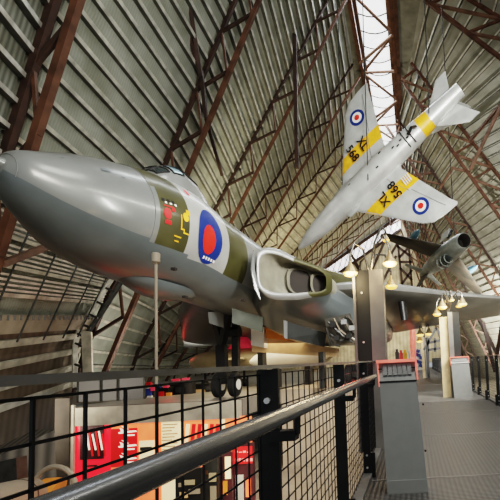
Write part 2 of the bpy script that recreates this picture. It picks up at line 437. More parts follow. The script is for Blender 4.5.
# gable wall at the far end with its glazed band
gx0, gx1 = lx(9, -2), rx(7, -2)
def gz(x): return ZR - max(0, (LT[9][2] - x)) / LT[9][1] - max(0, x + 2.8) / .3
ga = MB(); pts = [(gx0, 102.2, -1.1), (gx1, 102.2, -1.1), (-.8, 102.2, ZR), (-4.5, 102.2, ZR)]
ga.v = [V(p) for p in pts]; ga.f = [[0, 1, 2, 3]]; ga.m = [0]
struct(ga.build('wall_back', M['gable'], uvs=[(p[0], p[2]) for p in pts]))
sl = V((-1.55, 0, -1)).normalized()
g0 = at(400, 216, 101.6); g1 = g0 + sl * 42
dn = V((0, 0, -3.6))
w2 = MB().poly([g0, g1, g1 + dn, g0 + dn], (0, .1, 0)).build('window_2', M['sky2']); struct(w2)
gl = MB()
for k in range(22):
    a = g0 + sl * (k * 2); gl.bar(a + V((0, -.25, 0)), a + sl * 2 + dn + V((0, -.25, 0)), .16, .12); gl.bar(a + dn + V((0, -.25, 0)), a + sl * 2 + V((0, -.25, 0)), .16, .12)
struct(gl.build('glazing_lattice', M['darkg'], w2))
gf = thing('gable_frame', 'dark steel frame of slanting posts on the pale far gable wall', 'frame', (-10, 101, -1))
for a, bb, w in (((g0 + dn), (g1 + dn), .6), (g0, g1, .7), *[(at(*a, 98), at(*b, 98), .55) for a, b in (((346, 246), (367, 281)), ((367, 281), (388, 234)), ((385, 264), (402, 236)), ((354, 262), (366, 282)), ((378, 290), (396, 256)), ((397, 236), (404, 300)), ((408, 234), (413, 300)), ((397, 246), (410, 256)), ((410, 246), (399, 258)), ((399, 262), (412, 262)), ((400, 268), (412, 280)), ((412, 270), (402, 284)), ((403, 288), (413, 288)), ((416, 240), (424, 300)))]):
    MB().bar(a, bb, w, w, up=(0, 1, 0)).build('post', M['rust_d'], gf)

# loose bracing between trusses
def pole(label, pts, r, m=None, name='diagonal_brace', group=None):
    mb = MB()
    for p, q in zip(pts[:-1], pts[1:]): mb.bar(p, q, r, r)
    return tag(mb.build(name, m or M['rust_d']), label, 'brace', group)
pole('dark pair of steel braces crossing from the second left truss up to the roof', [at(178, -6, 21), at(201, 76, 23.5), at(188, -6, 21)], .2)
pole('steel braces running down from the second left truss behind the cockpit', [at(201, 70, 23.6), at(206, 118, 24), at(222, 175, 30)], .2, M['rust_d'])
pole('upright dark pole crossing the third left truss', [at(294, -8, 33), at(297, 168, 34)], .3)
pole('rusty V-shaped braces on the right slope under the jet tail', [at(470, 170, 42), at(503, 102, 40), at(470, 141, 44)], .3, M['rust_l'])
pole('short slanting brace low on the right slope behind the jet tailplane', [at(440, 188, 50), at(452, 168, 47), at(470, 172, 46)], .26, M['rust_l'])
pole('slanting brace joining two right trusses beside the hanging jet', [at(408, 176, 60), at(452, 170, 56)], .3, M['rust_l'])
pole('pinkish tube brace running right from the nearest left truss under the bomber nose', [at(2, 264, 14.3), at(54, 244, 17)], .22, M['rust_l'])
pole('rusty V-shaped braces low on the right wall behind the handrail', [at(478, 318, 50), at(497, 354, 50), at(503, 318, 49)], .36, M['rust_d'])
pole('rusty post leaning on the right wall past the second lamp pillar', [at(483, 322, 46), at(495, 372, 46)], .36, M['rust_d'])
# curved steel rib at the foot of the second left truss
rib = thing('curved_rib', 'curved latticed steel rib rising from the floor beside the left wall', 'rib', tuple(at(78, 385, 23)))
rp_ = [(75, 388), (75, 345), (79, 328), (92, 310), (108, 285), (122, 262)]
for dx in (0, 9):
    MB().tube([at(x + dx, y + (0 if dx == 0 else 4), 22.6) for x, y in rp_], .13, 8).build('chord', M['darkg'] if dx else M['purlin'], rib)
for k in range(10):
    f = k / 9 * 4.99; i = int(f); a = f - i
    x = rp_[i][0] * (1 - a) + rp_[i + 1][0] * a; y = rp_[i][1] * (1 - a) + rp_[i + 1][1] * a
    MB().bar(at(x, y, 22.5), at(x + 9, y + 4, 22.5), .1, .1).build('rung', M['darkg'], rib)
MB().poly([at(81, 330, 22.4), at(91, 332, 22.4), at(92, 380, 22.4), at(83, 380, 22.4)], (0, .1, 0)).build('cladding_plate', M['purlin_l'], rib)

# floors
struct(MB().box((-33.2, 64.5, SLAB - .3), (54, 81, .6)).build('floor_exhibition', M['slab']))
struct(MB().box((-9.3, 19.1, SLAB - .3), (6.2, 9.8, .6)).build('floor_exhibition_front', M['slab']))
struct(MB().box((17, 60, PIT - .1), (70, 150, .2)).build('floor_lower', M['pit']))
struct(MB().box((-33.2, 5, PIT - .1), (31, 18.4, .2)).build('floor_pit', M['conc_d']))
struct(MB().box((-3.6, 62, SLAB - 1.8), (5.2, 87, 3.6)).build('floor_plinth', M['pit']))

# ================================================================== DELTA-WING BOMBER
AX = V((.187, .982, 0)).normalized(); LX = V((.982, -.187, 0)).normalized()
KY = [7.40, 7.55, 8, 8.6, 9.3, 10.2, 11.2, 12.4, 14, 16, 20, 24, 27, 29.5, 30.6]
KR = [.12, .42, .735, 1.065, 1.28, 1.445, 1.51, 1.47, 1.42, 1.34, 1.25, 1.05, .78, .42, .1]
KZ = [4.05, 4.015, 3.91, 3.83, 3.80, 3.83, 3.82, 3.64, 3.42, 3.2, 2.75, 2.4, 2.3, 2.35, 2.4]
def herm(K, y):
    y = min(max(y, KY[0]), KY[-1]); i = 0
    while i < len(KY) - 2 and KY[i + 1] < y: i += 1
    def sl(j):
        if j == 0: return (K[1] - K[0]) / (KY[1] - KY[0])
        if j == len(K) - 1: return (K[-1] - K[-2]) / (KY[-1] - KY[-2])
        a = (K[j] - K[j - 1]) / (KY[j] - KY[j - 1]); b = (K[j + 1] - K[j]) / (KY[j + 1] - KY[j])
        return 0 if a * b <= 0 else 2 * a * b / (a + b)
    h = KY[i + 1] - KY[i]; t = (y - KY[i]) / h
    return K[i] * (1 + 2 * t) * (1 - t) ** 2 + sl(i) * h * t * (1 - t) ** 2 + K[i + 1] * t * t * (3 - 2 * t) + sl(i + 1) * h * t * t * (t - 1)
def axis(Y): return V((-7.55 + .191 * (Y - 8.57), Y, herm(KZ, Y)))
def srad(Y): return herm(KR, Y)
def vpt(Y, ang, off=0.):
    """point on the bomber's skin: ang 0 = port side, 90 = top"""
    r = srad(Y) + off; c = axis(Y); s = math.sin(R(ang))
    return c + LX * (r * math.cos(R(ang))) + V((0, 0, r * s * 1.03))

vb = thing('delta_wing_bomber', 'huge grey and olive delta-wing bomber with red and blue roundel on its nose', 'aircraft', (axis(15).x, 15, SLAB))
ys = [7.4, 7.43, 7.48, 7.55, 7.65, 7.8, 8, 8.25, 8.5, 8.75, 9, 9.3, 9.46, 9.59, 9.72, 9.9, 10.1, 10.3, 10.54, 10.7, 10.9, 11.1, 11.3, 11.5, 11.7, 11.9, 12.12, 12.4, 12.7, 13.08, 13.4, 13.7, 14.1, 14.5, 15.2, 16, 17, 18.5, 20, 22, 24, 26, 27.5, 29, 30, 30.6]
NS = 96
fz = MB(); rings = []
for Y in ys: rings.append([vpt(Y, k * 360 / NS) for k in range(NS)])
Y1, Y2, Y3, Y4 = 9.72, 10.54, 12.12, 13.08
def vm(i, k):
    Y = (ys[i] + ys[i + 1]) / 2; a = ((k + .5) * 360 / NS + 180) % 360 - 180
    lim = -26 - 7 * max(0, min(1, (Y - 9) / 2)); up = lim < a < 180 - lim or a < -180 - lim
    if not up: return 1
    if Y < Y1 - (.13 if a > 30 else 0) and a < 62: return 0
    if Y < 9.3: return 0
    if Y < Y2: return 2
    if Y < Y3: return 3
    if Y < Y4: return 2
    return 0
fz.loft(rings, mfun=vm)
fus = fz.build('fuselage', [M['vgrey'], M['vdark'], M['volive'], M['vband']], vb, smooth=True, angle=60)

# marking patches that follow the skin
def skin_patch(name, fn, m, n=40, off=.012, rings_=3, label=None, parent=None):
    mb = MB(); c = fn(0, 0)
    mb.v.append(vpt(c[0], c[1], off))
    for j in range(1, rings_ + 1):
        for k in range(n):
            Y, a = fn(2 * math.pi * k / n, j / rings_); mb.v.append(vpt(Y, a, off))
    for k in range(n): mb.f.append([0, 1 + k, 1 + (k + 1) % n]); mb.m.append(0)
    for j in range(rings_ - 1):
        for k in range(n): mb.f.append([1 + j * n + k, 1 + j * n + (k + 1) % n, 1 + (j + 1) * n + (k + 1) % n, 1 + (j + 1) * n + k]); mb.m.append(0)
    o = mb.build(name, m, parent or vb, smooth=True)
    return o
def disc(ry, ra, yc, ac): return lambda t, q: (yc + ry * q * math.cos(t), ac + ra * q * math.sin(t))
ro = skin_patch('roundel', disc(.47, 29, 11.3, -4), M['rblue'], off=.014, rings_=7)
skin_patch('roundel_centre', disc(.245, 15, 11.23, -8), M['rred'], off=.026, rings_=5, parent=ro)
def skin_rect(name, y0, y1, a0, a1, m, off=.014, parent=None, n=6):
    mb = MB()
    for j in range(n + 1):
        for i in range(3): mb.v.append(vpt(y0 + (y1 - y0) * i / 2, a0 + (a1 - a0) * j / n, off))
    for j in range(n):
        for i in range(2): mb.f.append([j * 3 + i, j * 3 + i + 1, j * 3 + i + 4, j * 3 + i + 3]); mb.m.append(0)
    return mb.build(name, m, parent or vb, smooth=True)
mk = M['red']
skin_patch('rescue_marking', disc(.1, 5.5, 9.9, 2.5), mk, rings_=3); skin_rect('rescue_marking', 9.83, 10.0, -8, -4, mk)
skin_rect('rescue_marking', 9.82, 10.08, 9.5, 10.6, mk); skin_rect('rescue_marking', 10.02, 10.1, 6, 10, mk)
for k in range(3): skin_rect('stencil_marking', 9.78 + k * .13, 9.86 + k * .13, 14.5, 17.5, M['black']); skin_rect('stencil_marking', 9.85 + k * .13, 9.91 + k * .13, 12.5, 14.5, M['white'])
ya = M['yellow']
skin_patch('arrow_marking', disc(.085, 4.5, 10.42, 5), ya, rings_=2); skin_rect('arrow_marking', 10.44, 10.56, 8, 13, ya)
skin_rect('step_marking', 10.27, 10.295, -9, 6, ya); skin_rect('step_marking', 10.295, 10.38, -9, -7.6, ya); skin_rect('step_marking', 10.36, 10.52, -12, -10.6, ya); skin_rect('step_marking', 10.36, 10.385, -12, -8, ya)
skin_rect('step_marking', 10.12, 10.32, -17.5, -16.3, ya); skin_rect('step_marking', 10.16, 10.28, -22, -20.8, ya)
skin_rect('rescue_marking', 10.75, 10.86, 36, 44, mk)
for k in range(5): skin_rect('stencil_marking', 11.14 + k * .1, 11.2 + k * .1, -28.5, -25.5, M['white'], off=.026)
for (y, a, s) in ((8.66, 34, .1), (8.1, 48, .03), (9.0, 30, .04)): skin_rect('nose_panel', y, y + s * 1.6, a, a + s * 45, M['vdark'])
for Y in (7.49, 9.6): # panel joint rings
    mb = MB(); pr = [vpt(Y, a, .006) for a in range(-30, 211, 5)]; mb.tube(pr, .008, 5); mb.build('panel_joint', M['silver_d'], vb)

# nose probe
nt = axis(7.4)
MB().tube([nt + V((.05, .1, .08)), nt + V((-.02, -.02, .11)), nt + V((-.16, -.2, .18)), nt + V((-.4, -.5, .3)), nt + V((-.9, -1.1, .55))], [.14, .1, .08, .065, .05], 18).build('refuelling_probe', M['vgrey'], vb, smooth=True)

# canopy
cz = MB(); cy = [10.45, 10.7, 10.98, 11.3, 11.7, 12.1, 12.5, 12.95, 13.4]
ch = [0, .26, .47, .57, .54, .44, .3, .14, 0]; cw = [.3, .6, .75, .8, .78, .7, .56, .38, .2]
rings = []
for Y, h, w in zip(cy, ch, cw):
    c = axis(Y) + V((0, 0, srad(Y) * 1.02 - .16))
    rings.append([c + LX * (w * math.cos(math.pi * k / 12)) + V((0, 0, (h + .16) * math.sin(math.pi * k / 12) ** .8 - (0 if 0 < k < 12 else .05))) for k in range(13)])
cz.loft(rings, closed=False)
cano = cz.build('canopy', M['vgrey'], vb, smooth=True)
def cpt(u, k, off=.015):
    i = min(int(u), len(rings) - 2); a = u - i; j = min(int(k), 11); b = k - j
    p = (rings[i][j].lerp(rings[i][j + 1], b)).lerp(rings[i + 1][j].lerp(rings[i + 1][j + 1], b), a)
    c = axis(cy[i] + (cy[i + 1] - cy[i]) * a) + V((0, 0, srad(cy[i]) - .4)); return p + (p - c).normalized() * off
def cwin(u0, u1, k0, k1, m, name='window_pane'):
    mb = MB(); n = 8
    for j in range(n + 1):
        for i in range(n + 1): mb.v.append(cpt(u0 + (u1 - u0) * i / n, k0 + (k1 - k0) * j / n))
    for j in range(n):
        for i in range(n): mb.f.append([j * (n + 1) + i, j * (n + 1) + i + 1, (j + 1) * (n + 1) + i + 1, (j + 1) * (n + 1) + i]); mb.m.append(0)
    e = [j * (n + 1) for j in range(n + 1)] + [n * (n + 1) + i for i in range(1, n + 1)] + [j * (n + 1) + n for j in range(n - 1, -1, -1)] + [i for i in range(n - 1, 0, -1)]
    pts = [mb.v[i].copy() for i in e]; w_ = mb.build(name, m, cano, smooth=True)
    MB().tube(pts + pts[:1], .022, 6).build('pane_frame', M['black'], cano); return w_
cwin(.6, 1.5, 2.0, 4.4, M['glass_d']); cwin(.6, 1.5, 5.0, 8.6, M['glass_d'])
cwin(1.8, 2.75, 1.6, 4.2, M['glass']); cwin(3.1, 4.2, 2.0, 4.0, M['glass'])

# wings -----------------------------------------------------------
def foil(le, te, th, n=14, camber=0.):
    up = []; lo = []
    for k in range(n + 1):
        t = (1 - math.cos(math.pi * k / n)) / 2
        y = th * 5 * (.2969 * math.sqrt(t) - .126 * t - .3516 * t * t + .2843 * t ** 3 - .1036 * t ** 4)
        p = le.lerp(te, t); up.append(p + V((0, 0, y * .9))); lo.append(p - V((0, 0, y * 1.1)))
    return up + lo[-2:0:-1]
def wing(name, secs, mu, ml, parent, n=14, edge=None):
    rings = [foil(V(a), V(b), t, n) for a, b, t in secs]
    m = MB(); m.loft(rings, mfun=lambda i, k: (2 if edge and k in (0, 1, 2 * n - 1) else 0) if k < n or (edge and k == 2 * n - 1) else 1)
    return m.build(name, [mu, ml, edge or mu], parent, smooth=True, angle=50)
wing('port_wing', [((-3.9, 14.7, 2.86), (-2.8, 25.9, 1.75), .6), ((-2.2, 14.85, 2.93), (-1.7, 25.7, 1.75), .95), ((-1.17, 15.55, 3.0), (-.95, 25.5, 1.75), .95), ((1.55, 17.8, 2.92), (1.56, 25, 2.05), .62), ((4.25, 20, 2.93), (5.2, 24.5, 2.38), .4), ((9.3, 24.1, 2.95), (9.6, 25.4, 2.8), .12)],
     M['volive'], M['vwing'], vb, edge=M['vlip'])
wing('starboard_wing', [((-7.6, 13.6, 2.9), (-7.0, 26.5, 2.0), 1.15), ((-10.2, 17.3, 2.6), (-9.6, 27.1, 1.9), .8), ((-12.9, 22.2, 2.2), (-12.5, 28, 1.7), .5), ((-16.7, 29, 1.75), (-16.8, 30.3, 1.7), .12)],
     M['darkg'], M['darkg'], vb)
wing('tail_fin', [((axis(22).x, 22.5, 3.2), (axis(30).x, 30, 2.2), .5), ((axis(27).x, 27.5, 6.2), (axis(30.5).x, 30.5, 6.2), .25)], M['vgrey'], M['vgrey'], vb)

# intake trunk ------------------------------------------------------
IA = at(257, 270, 12.3); IB = at(328, 282.5, 13.9)       # inner and outer end of the intake mouth
ID = (IB - IA)
def mouth(t, z, hh, fwd=0.):   # rounded mouth, taller at its inner end
    c = IA.lerp(IB, .5); r = []
    for a in [2 * math.pi * k / 48 for k in range(48)]:
        u = .5 * t * (abs(math.cos(a)) ** .45) * (1 if math.cos(a) > 0 else -1)
        h = hh * (1 - .52 * u) * (1.12 if u < 0 else 1)
        r.append(c + ID * u + V((0, 0, z + h * (abs(math.sin(a)) ** .6) * (1 if math.sin(a) > 0 else -1))) - AX * fwd)
    return r
out = [mouth(.94, 0, .5, 0), mouth(.97, 0, .55, .05), mouth(1.02, 0, .62, 0), mouth(1.07, 0, .67, -.2)]
def trunk(Y, x0, x1, z0, z1, p=.35):
    return [V(((x0 + x1) / 2 + (x1 - x0) / 2 * (abs(math.cos(a)) ** p) * (1 if math.cos(a) > 0 else -1), Y + .5 * (1 if math.cos(a) > 0 else -1) * abs(math.cos(a)) * max(0, (18 - Y) / 6),
               (z0 + z1) / 2 + (z1 - z0) / 2 * (abs(math.sin(a)) ** .5) * (1 if math.sin(a) > 0 else -1))) for a in [2 * math.pi * k / 48 for k in range(48)]]
lipm = lambda i, k: 0 if 10 < k < 36 else 1
MB().loft(out[:4], cap0=False, cap1=False, mfun=lambda i, k: 0 if 12 <= k < 37 else 1).build('intake_lip', [M['vlip'], M['volive']], vb, smooth=True, angle=80)
body = [out[3], trunk(14.2, -5.6, -3.0, 1.95, 3.55), trunk(15.5, -5.9, -2.3, 1.35, 3.6), trunk(17.5, -5.8, -1.7, 1.0, 3.45), trunk(20, -5.2, -1.3, .85, 3.1), trunk(23, -4.6, -1.2, .95, 2.6), trunk(26, -3.9, -1.6, 1.5, 2.2)]
MB().loft(body, cap0=False, mfun=lambda i, k: 2 if k in (1, 2, 3, 4, 5, 6, 7, 8, 9, 10, 11) and i < 4 else (0 if k < 24 else 1)).build('engine_housing', [M['vgrey'], M['vdark'], M['volive']], vb, smooth=True, angle=50)
inner = [mouth(.94, 0, .5, 0), mouth(.93, -.02, .49, -.5), mouth(.92, -.03, .47, -1.1)]
MB().loft(inner, cap0=False, cap1=True).build('intake_throat', M['vcream'], vb, smooth=True, angle=50)
bk = IA.lerp(IB, .5) + AX * .86
for s in (-.1, .26):
    c = IA.lerp(IB, .5 + s) + AX * (1.0 if s < 0 else .8) + V((0, 0, -.05))
    fr = []
    for q, dd in ((1.0, .06), (.95, -.14), (.88, -.17), (.84, .0)):
        fr.append([c + AX * dd + ID.normalized() * ((.5 if s < 0 else .42) * q * (abs(math.cos(a)) ** .7) * (1 if math.cos(a) > 0 else -1)) + V((0, 0, (.5 if s < 0 else .42) * q * (abs(math.sin(a)) ** .7) * (1 if math.sin(a) > 0 else -1))) for a in [2 * math.pi * k / 32 for k in range(32)]])
    d = MB().loft(fr[:4], cap0=False, cap1=False).build('intake_duct', M['vcream'], vb, smooth=True)
    MB().poly([p - AX * .03 for p in fr[3]]).build('duct_opening', M['vdarkin'], d)
# splitter fin beside the fuselage
sp = [IA + V((-.1, -.05, .62)), IA + V((-.16, -.1, 0)), IA + V((-.08, -.08, -.6)), IA + V((.06, .0, -.95)), IA + V((-.02, .06, -.6)), IA + V((-.1, 0, 0))]
MB().poly(sp, LX * .04).build('splitter_plate', M['vgrey'], vb)

# gear doors, legs, wheels
def panel(name, pts, m, th=(0, .07, 0), parent=None): return MB().poly(pts, th).build(name, m, parent or vb)
panel('nose_gear_door', [at(232, 308, 13.2), at(263, 317, 14.0), at(262, 332, 14.0), at(232, 323, 13.2)], M['vdoor'])
panel('nose_gear_door', [at(208, 312, 13.2), at(222, 311, 14.1), at(223, 328, 14.1), at(209, 323, 13.2)], M['vgrey'])
panel('main_gear_door', [at(286, 321, 14.6), at(326, 333, 15.6), at(324, 347, 15.6), at(287, 338, 14.6)], M['pil_d'])
panel('door_edge', [at(283.5, 320, 14.55), at(287, 321, 14.55), at(287, 339, 14.55), at(284, 338, 14.55)], M['vlip'])
gl_ = at(224, 350, 15.5)
lg = MB(); top1 = at(213, 308, 15.6); top2 = at(231, 306, 15.4); kn = at(221.5, 345, 15.5)
lg.bar(top1, kn, .26, .2).bar(top2, kn, .26, .2).bar(kn, at(223, 384, 15.5), .34, .3).bar(at(216, 320, 15.6), at(229, 320, 15.5), .14, .14)
lg.build('nose_gear_leg', M['dark'], vb)
MB().bar(at(236, 318, 15.9), at(236, 372, 15.9), .24, .24).tube([at(228, 333, 15.8), at(240, 331, 15.8)], .22, 10).build('retraction_strut', M['dark'], vb)
for px in (219, 235):
    c = at(px, 384, 15.6); c.z = SLAB + .46
    w = MB().tube([c - V((.13, 0, 0)), c - V((.09, 0, 0)), c + V((.09, 0, 0)), c + V((.13, 0, 0))], [.36, .46, .46, .36], 24).build('wheel', M['rubber'], vb, smooth=True)
    MB().tube([c - V((.15, 0, 0)), c + V((.15, 0, 0))], .2, 16).build('hub', M['white'], w)
for x0 in (-3.0, -2.4):
    for yy in (18.2, 19.3, 20.4):
        c = V((x0, yy, SLAB + .5)); w = MB().tube([c - V((.14, 0, 0)), c + V((.14, 0, 0))], .5, 22).build('wheel', M['rubber'], vb, smooth=True)
MB().bar((-2.7, 19.3, SLAB + .5), (-2.7, 19.3, 1.4), .3, .3).bar((-2.7, 18, SLAB + .55), (-2.7, 20.6, SLAB + .55), .25, .25).build('main_gear_leg', M['darkg'], vb)
# open main gear bay with bright pipework
bay = MB().poly([at(325, 319, 14.75), at(350, 313, 14.6), at(359, 341, 15.2), at(329, 347, 15.0)], (0, .05, 0)).build('gear_bay', M['vwing'], vb)
for k, (a, b_, c_) in enumerate((((328, 322), (345, 338), (352, 342)), ((334, 318), (340, 330), (356, 341)), ((330, 334), (338, 341), (350, 339)), ((343, 318), (350, 330), (356, 334)), ((326, 328), (332, 344), (340, 346)), ((347, 315), (353, 322), (357, 332)))):
    MB().tube([at(*a, 14.5), at(*b_, 14.65), at(*c_, 14.8)], .045, 7).build('hydraulic_pipe', M['chrome'] if k % 2 else M['darkg'], bay)
for px, py in ((333, 325), (344, 322), (352, 328), (337, 338), (349, 336)):
    MB().box(at(px, py, 14.5), (.2, .16, .17)).build('valve_block', M['dark'] if px % 2 else M['vlip'], bay)
# under-wing fitting and belly blister
MB().loft([[at(402, 302, 17.0) + V((.17 * math.cos(a), .2 * math.sin(a), 0)) for a in [2 * math.pi * k / 14 for k in range(14)]], [at(404.5, 320.5, 16.9) + V((.15 * math.cos(a), .2 * math.sin(a), 0)) for a in [2 * math.pi * k / 14 for k in range(14)]]]).build('wing_probe', M['dark'], vb, smooth=True)
bl = MB(); rr = []
for t in [k / 10 for k in range(11)]:
    Y = 9.7 + 2.6 * t; c = axis(Y); w = math.sin(math.pi * t) ** .6 * .55 + .01
    rr.append([c + V((.1, 0, -srad(Y) * .96)) + LX * (w * math.cos(a)) + V((0, 0, -.38 * math.sin(math.pi * t) ** .7 * math.sin(a))) for a in [math.pi * k / 10 for k in range(11)]])
bl.loft(rr, closed=False).build('belly_blister', M['vdark'], vb, smooth=True)
for (px, py, Y) in ((174, 269, 10.5), (243, 300, 12.4), (185, 297, 11.5)): MB().box(at(px, py, Y - .95), (.1, .1, .06)).build('skin_fitting', M['vdarkin'], vb)

# ================================================================== HANGING JETS
class Frame:
    """aircraft frame: u metres aft of the nose, v metres to starboard / port, w metres out of the belly"""
    def __init__(s, o, a, b, n): s.o, s.a, s.b, s.n = o, a, b, n
    def __call__(s, u, v, w=0.): return s.o + s.a * u + s.b * v + s.n * w
    def ring(s, u, r, n=24, v=0., w=0., fl=1., p=1.):
        return [s(u, v + r * math.copysign(abs(math.cos(t)) ** p, math.cos(t)), w + r * fl * math.copysign(abs(math.sin(t)) ** p, math.sin(t))) for t in [2 * math.pi * k / n for k in range(n)]]
    def wing(s, secs, th_dir=1, n=12):
        rings = []
        for (u0, u1, v, w, th) in secs:
            le = s(u0, v, w); te = s(u1, v, w); up = []; lo = []
            for k in range(n + 1):
                t = (1 - math.cos(math.pi * k / n)) / 2
                y = th * 5 * (.2969 * math.sqrt(t) - .126 * t - .3516 * t * t + .2843 * t ** 3 - .1036 * t ** 4)
                p = le.lerp(te, t); up.append(p + s.n * y); lo.append(p - s.n * y)
            rings.append(up + lo[-2:0:-1])
        return rings

a_ = V((.7479, .5853, .313)).normalized(); b_ = V((.5331, -.8107, .2422)); b_ = (b_ - a_ * b_.dot(a_)).normalized(); n_ = -(a_.cross(b_))
o_ = V((-7.404, 5.691, -26.553))
H = Frame(CM @ o_, CM @ a_, CM @ b_, CM @ n_)
hj = thing('swept_wing_jet', 'pale silver swept-wing jet with yellow bands hanging nose-down from the roof', 'aircraft', tuple(H(6.5, 0)))
prof = [(-.5 + u * .985, r) for u, r in [(0, .02), (.12, .11), (.4, .22), (1, .38), (1.8, .53), (2.8, .64), (4, .72), (5.5, .78), (7.5, .78), (9, .72), (10.3, .64), (10.98, .6), (11.75, .54), (12.6, .48), (13.6, .42), (14.0, .40)]]
fm = MB(); fm.loft([H.ring(u, r, 32) for u, r in prof], cap1=False, mfun=lambda i, k: 1 if i == 11 else 0)
fm.build('fuselage', [M['silver'], M['yellow']], hj, smooth=True)
MB().loft([H.ring(13.29, .40, 24), H.ring(13.31, .34, 24), H.ring(12.6, .3, 24)], cap0=False).build('jet_pipe', M['vdarkin'], hj, smooth=True)
def pl(u): # leading / trailing edge helper for the wing
    return None
for sgn, nm in ((1, 'starboard_wing'), (-1, 'port_wing')):
    secs = [(3.9, 8.3, sgn * .5, -.05, .5), (4.3, 8.1, sgn * 1.0, -.05, .36), (5.45, 8.55, sgn * 2.4, -.05, .26), (7.2, 9.3, sgn * 4.6, -.05, .16), (7.75, 9.5, sgn * 5.0, -.05, .1), (8.5, 9.4, sgn * 5.12, -.05, .04)]
    w = MB().loft(H.wing(secs)).build(nm, M['silver'], hj, smooth=True, angle=60)
    def wz(u, v):   # height of the lower skin at u,v
        v = abs(v)
        for (A, B) in zip(secs[:-1], secs[1:]):
            if abs(A[2]) <= v <= abs(B[2]):
                t = (v - abs(A[2])) / (abs(B[2]) - abs(A[2])); u0 = A[0] + (B[0] - A[0]) * t; u1 = A[1] + (B[1] - A[1]) * t; th = A[4] + (B[4] - A[4]) * t
                c = min(1, max(0, (u - u0) / (u1 - u0)))
                return -.05 + th * 5 * (.2969 * math.sqrt(c) - .126 * c - .3516 * c * c + .2843 * c ** 3 - .1036 * c ** 4), u0, u1
        return 0, 7, 9
    mb = MB(); n = 20; va, vb_ = 1.52, 2.34
    for k in range(n + 1):
        for v in (va, (va + vb_) / 2, vb_):
            _, u0, u1 = wz(7, v); u = u0 + (u1 - u0) * k / n; h, _, _ = wz(u, v); mb.v.append(H(u, sgn * v, h + .012))
    for k in range(n):
        for j in range(2): mb.f.append([k * 3 + j, k * 3 + j + 1, k * 3 + j + 4, k * 3 + j + 3]); mb.m.append(0)
    mb.build('yellow_band', M['yellow'], w, smooth=True)
    if sgn > 0:
        text('serial_letters', 'XL', H(6.25, 1.92, .33), -H.b, -H.a, .74, M['black'], w)
        text('serial_number', '568', H(7.1, 1.92, .30), -H.b, -H.a, .74, M['black'], w)
        for k in range(4): MB().poly([H(7.75 + .14 * k, 1.62 + .2 * q_, .24) for q_ in (0,)] + [H(7.75 + .14 * k, 2.2, .24), H(7.82 + .14 * k, 2.2, .24), H(7.82 + .14 * k, 1.62, .24)]).build('stencil_marking', M['white'], w)
    else:
        text('serial_letters', 'XL', H(7.12, -1.92, .30), H.b, H.a, .74, M['black'], w)
        text('serial_number', '568', H(6.27, -1.92, .33), H.b, H.a, .74, M['black'], w)
    cu, cv = (7.72, 3.72) if sgn > 0 else (7.75, 3.75)
    par = w
    for r, m_, o in ((.52, 'rblue', .02), (.34, 'white', .03), (.18, 'rred', .04)):
        mb = MB(); ring = []
        for k in range(32):
            u = cu + r * math.cos(2 * math.pi * k / 32); v = cv + r * math.sin(2 * math.pi * k / 32); h, _, _ = wz(u, v); ring.append(H(u, sgn * v, h + o))
        h, _, _ = wz(cu, cv); mb.add([H(cu, sgn * cv, h + o)] + ring, [[0, 1 + k, 1 + (k + 1) % 32] for k in range(32)]); mb.build('roundel' if m_ == 'rblue' else 'roundel_ring', M[m_], w)
    # control surface gap lines, flap line
    gl2 = MB()
    for v0, v1, f in ((2.5, 4.7, .76), (.9, 2.45, .72)):
        pts_ = []
        for k in range(7):
            v = v0 + (v1 - v0) * k / 6; _, u0, u1 = wz(7, v); u = u0 + (u1 - u0) * f; h, _, _ = wz(u, v); pts_.append(H(u, sgn * v, h + .004))
        gl2.tube(pts_, .022, 5)
    gl2.build('hinge_line', M['silver_d'], w)
    MB().loft([H.ring(3.6, .04, 12, sgn * .74, -.05), H.ring(3.75, .2, 12, sgn * .78, -.05, .8), H.ring(4.6, .24, 12, sgn * .8, -.05, .9), H.ring(7, .1, 12, sgn * .8, -.05)]).build('wing_root_intake', M['silver'], hj, smooth=True)
    ts = [(10.9, 12.7, sgn * .3, -.25, .2), (11.9, 13.1, sgn * 1.2, -.25, .12), (12.6, 13.35, sgn * 1.75, -.25, .05)]
    MB().loft(H.wing(ts)).build('tailplane', M['silver'], hj, smooth=True, angle=60)
fin = []
for (u0, u1, w, th) in ((9.2, 12.8, -.4, .25), (11.0, 13.2, -1.4, .18), (11.9, 13.4, -2.0, .06)):
    r_ = []
    for k in range(9):
        t = k / 8; y = th * 2 * math.sqrt(t) * (1 - t); r_.append(H(u0 + (u1 - u0) * t, y, w))
    for k in range(7, 0, -1):
        t = k / 8; y = th * 2 * math.sqrt(t) * (1 - t); r_.append(H(u0 + (u1 - u0) * t, -y, w))
    fin.append(r_)
MB().loft(fin).build('tail_fin', M['silver'], hj, smooth=True)
bl = MB().loft([H.ring(2.3 + 2.2 * t, .26 * math.sin(math.pi * (t * .96 + .02)) ** .6, 14, -.12, .62, .5) for t in [k / 8 for k in range(9)]]).build('gun_blister', M['silver'], hj, smooth=True)
for d in ((1, 1), (1, -1)):
    MB().bar(H(1.35 - .17 * d[0], -.17 * d[1], .47), H(1.35 + .17 * d[0], .17 * d[1], .47), .07, .03, up=H.n).build('cross_marking', M['black'], hj)
for u, v in ((8.4, .1), (8.7, .25), (9.0, .1), (7.6, -.3), (9.4, .3), (5, -.2), (7.0, .3)):
    MB().bar(H(u, v, .74), H(u + .18, v, .74), .05, .06, up=H.n).build('belly_panel', M['darkg'], hj)
MB().tube([H(10.2, .1, .6), H(10.0, .2, .95), H(9.6, .25, .8)], .09, 8).build('arrester_fitting', M['dark'], hj)
mb = MB(); mb2 = MB()
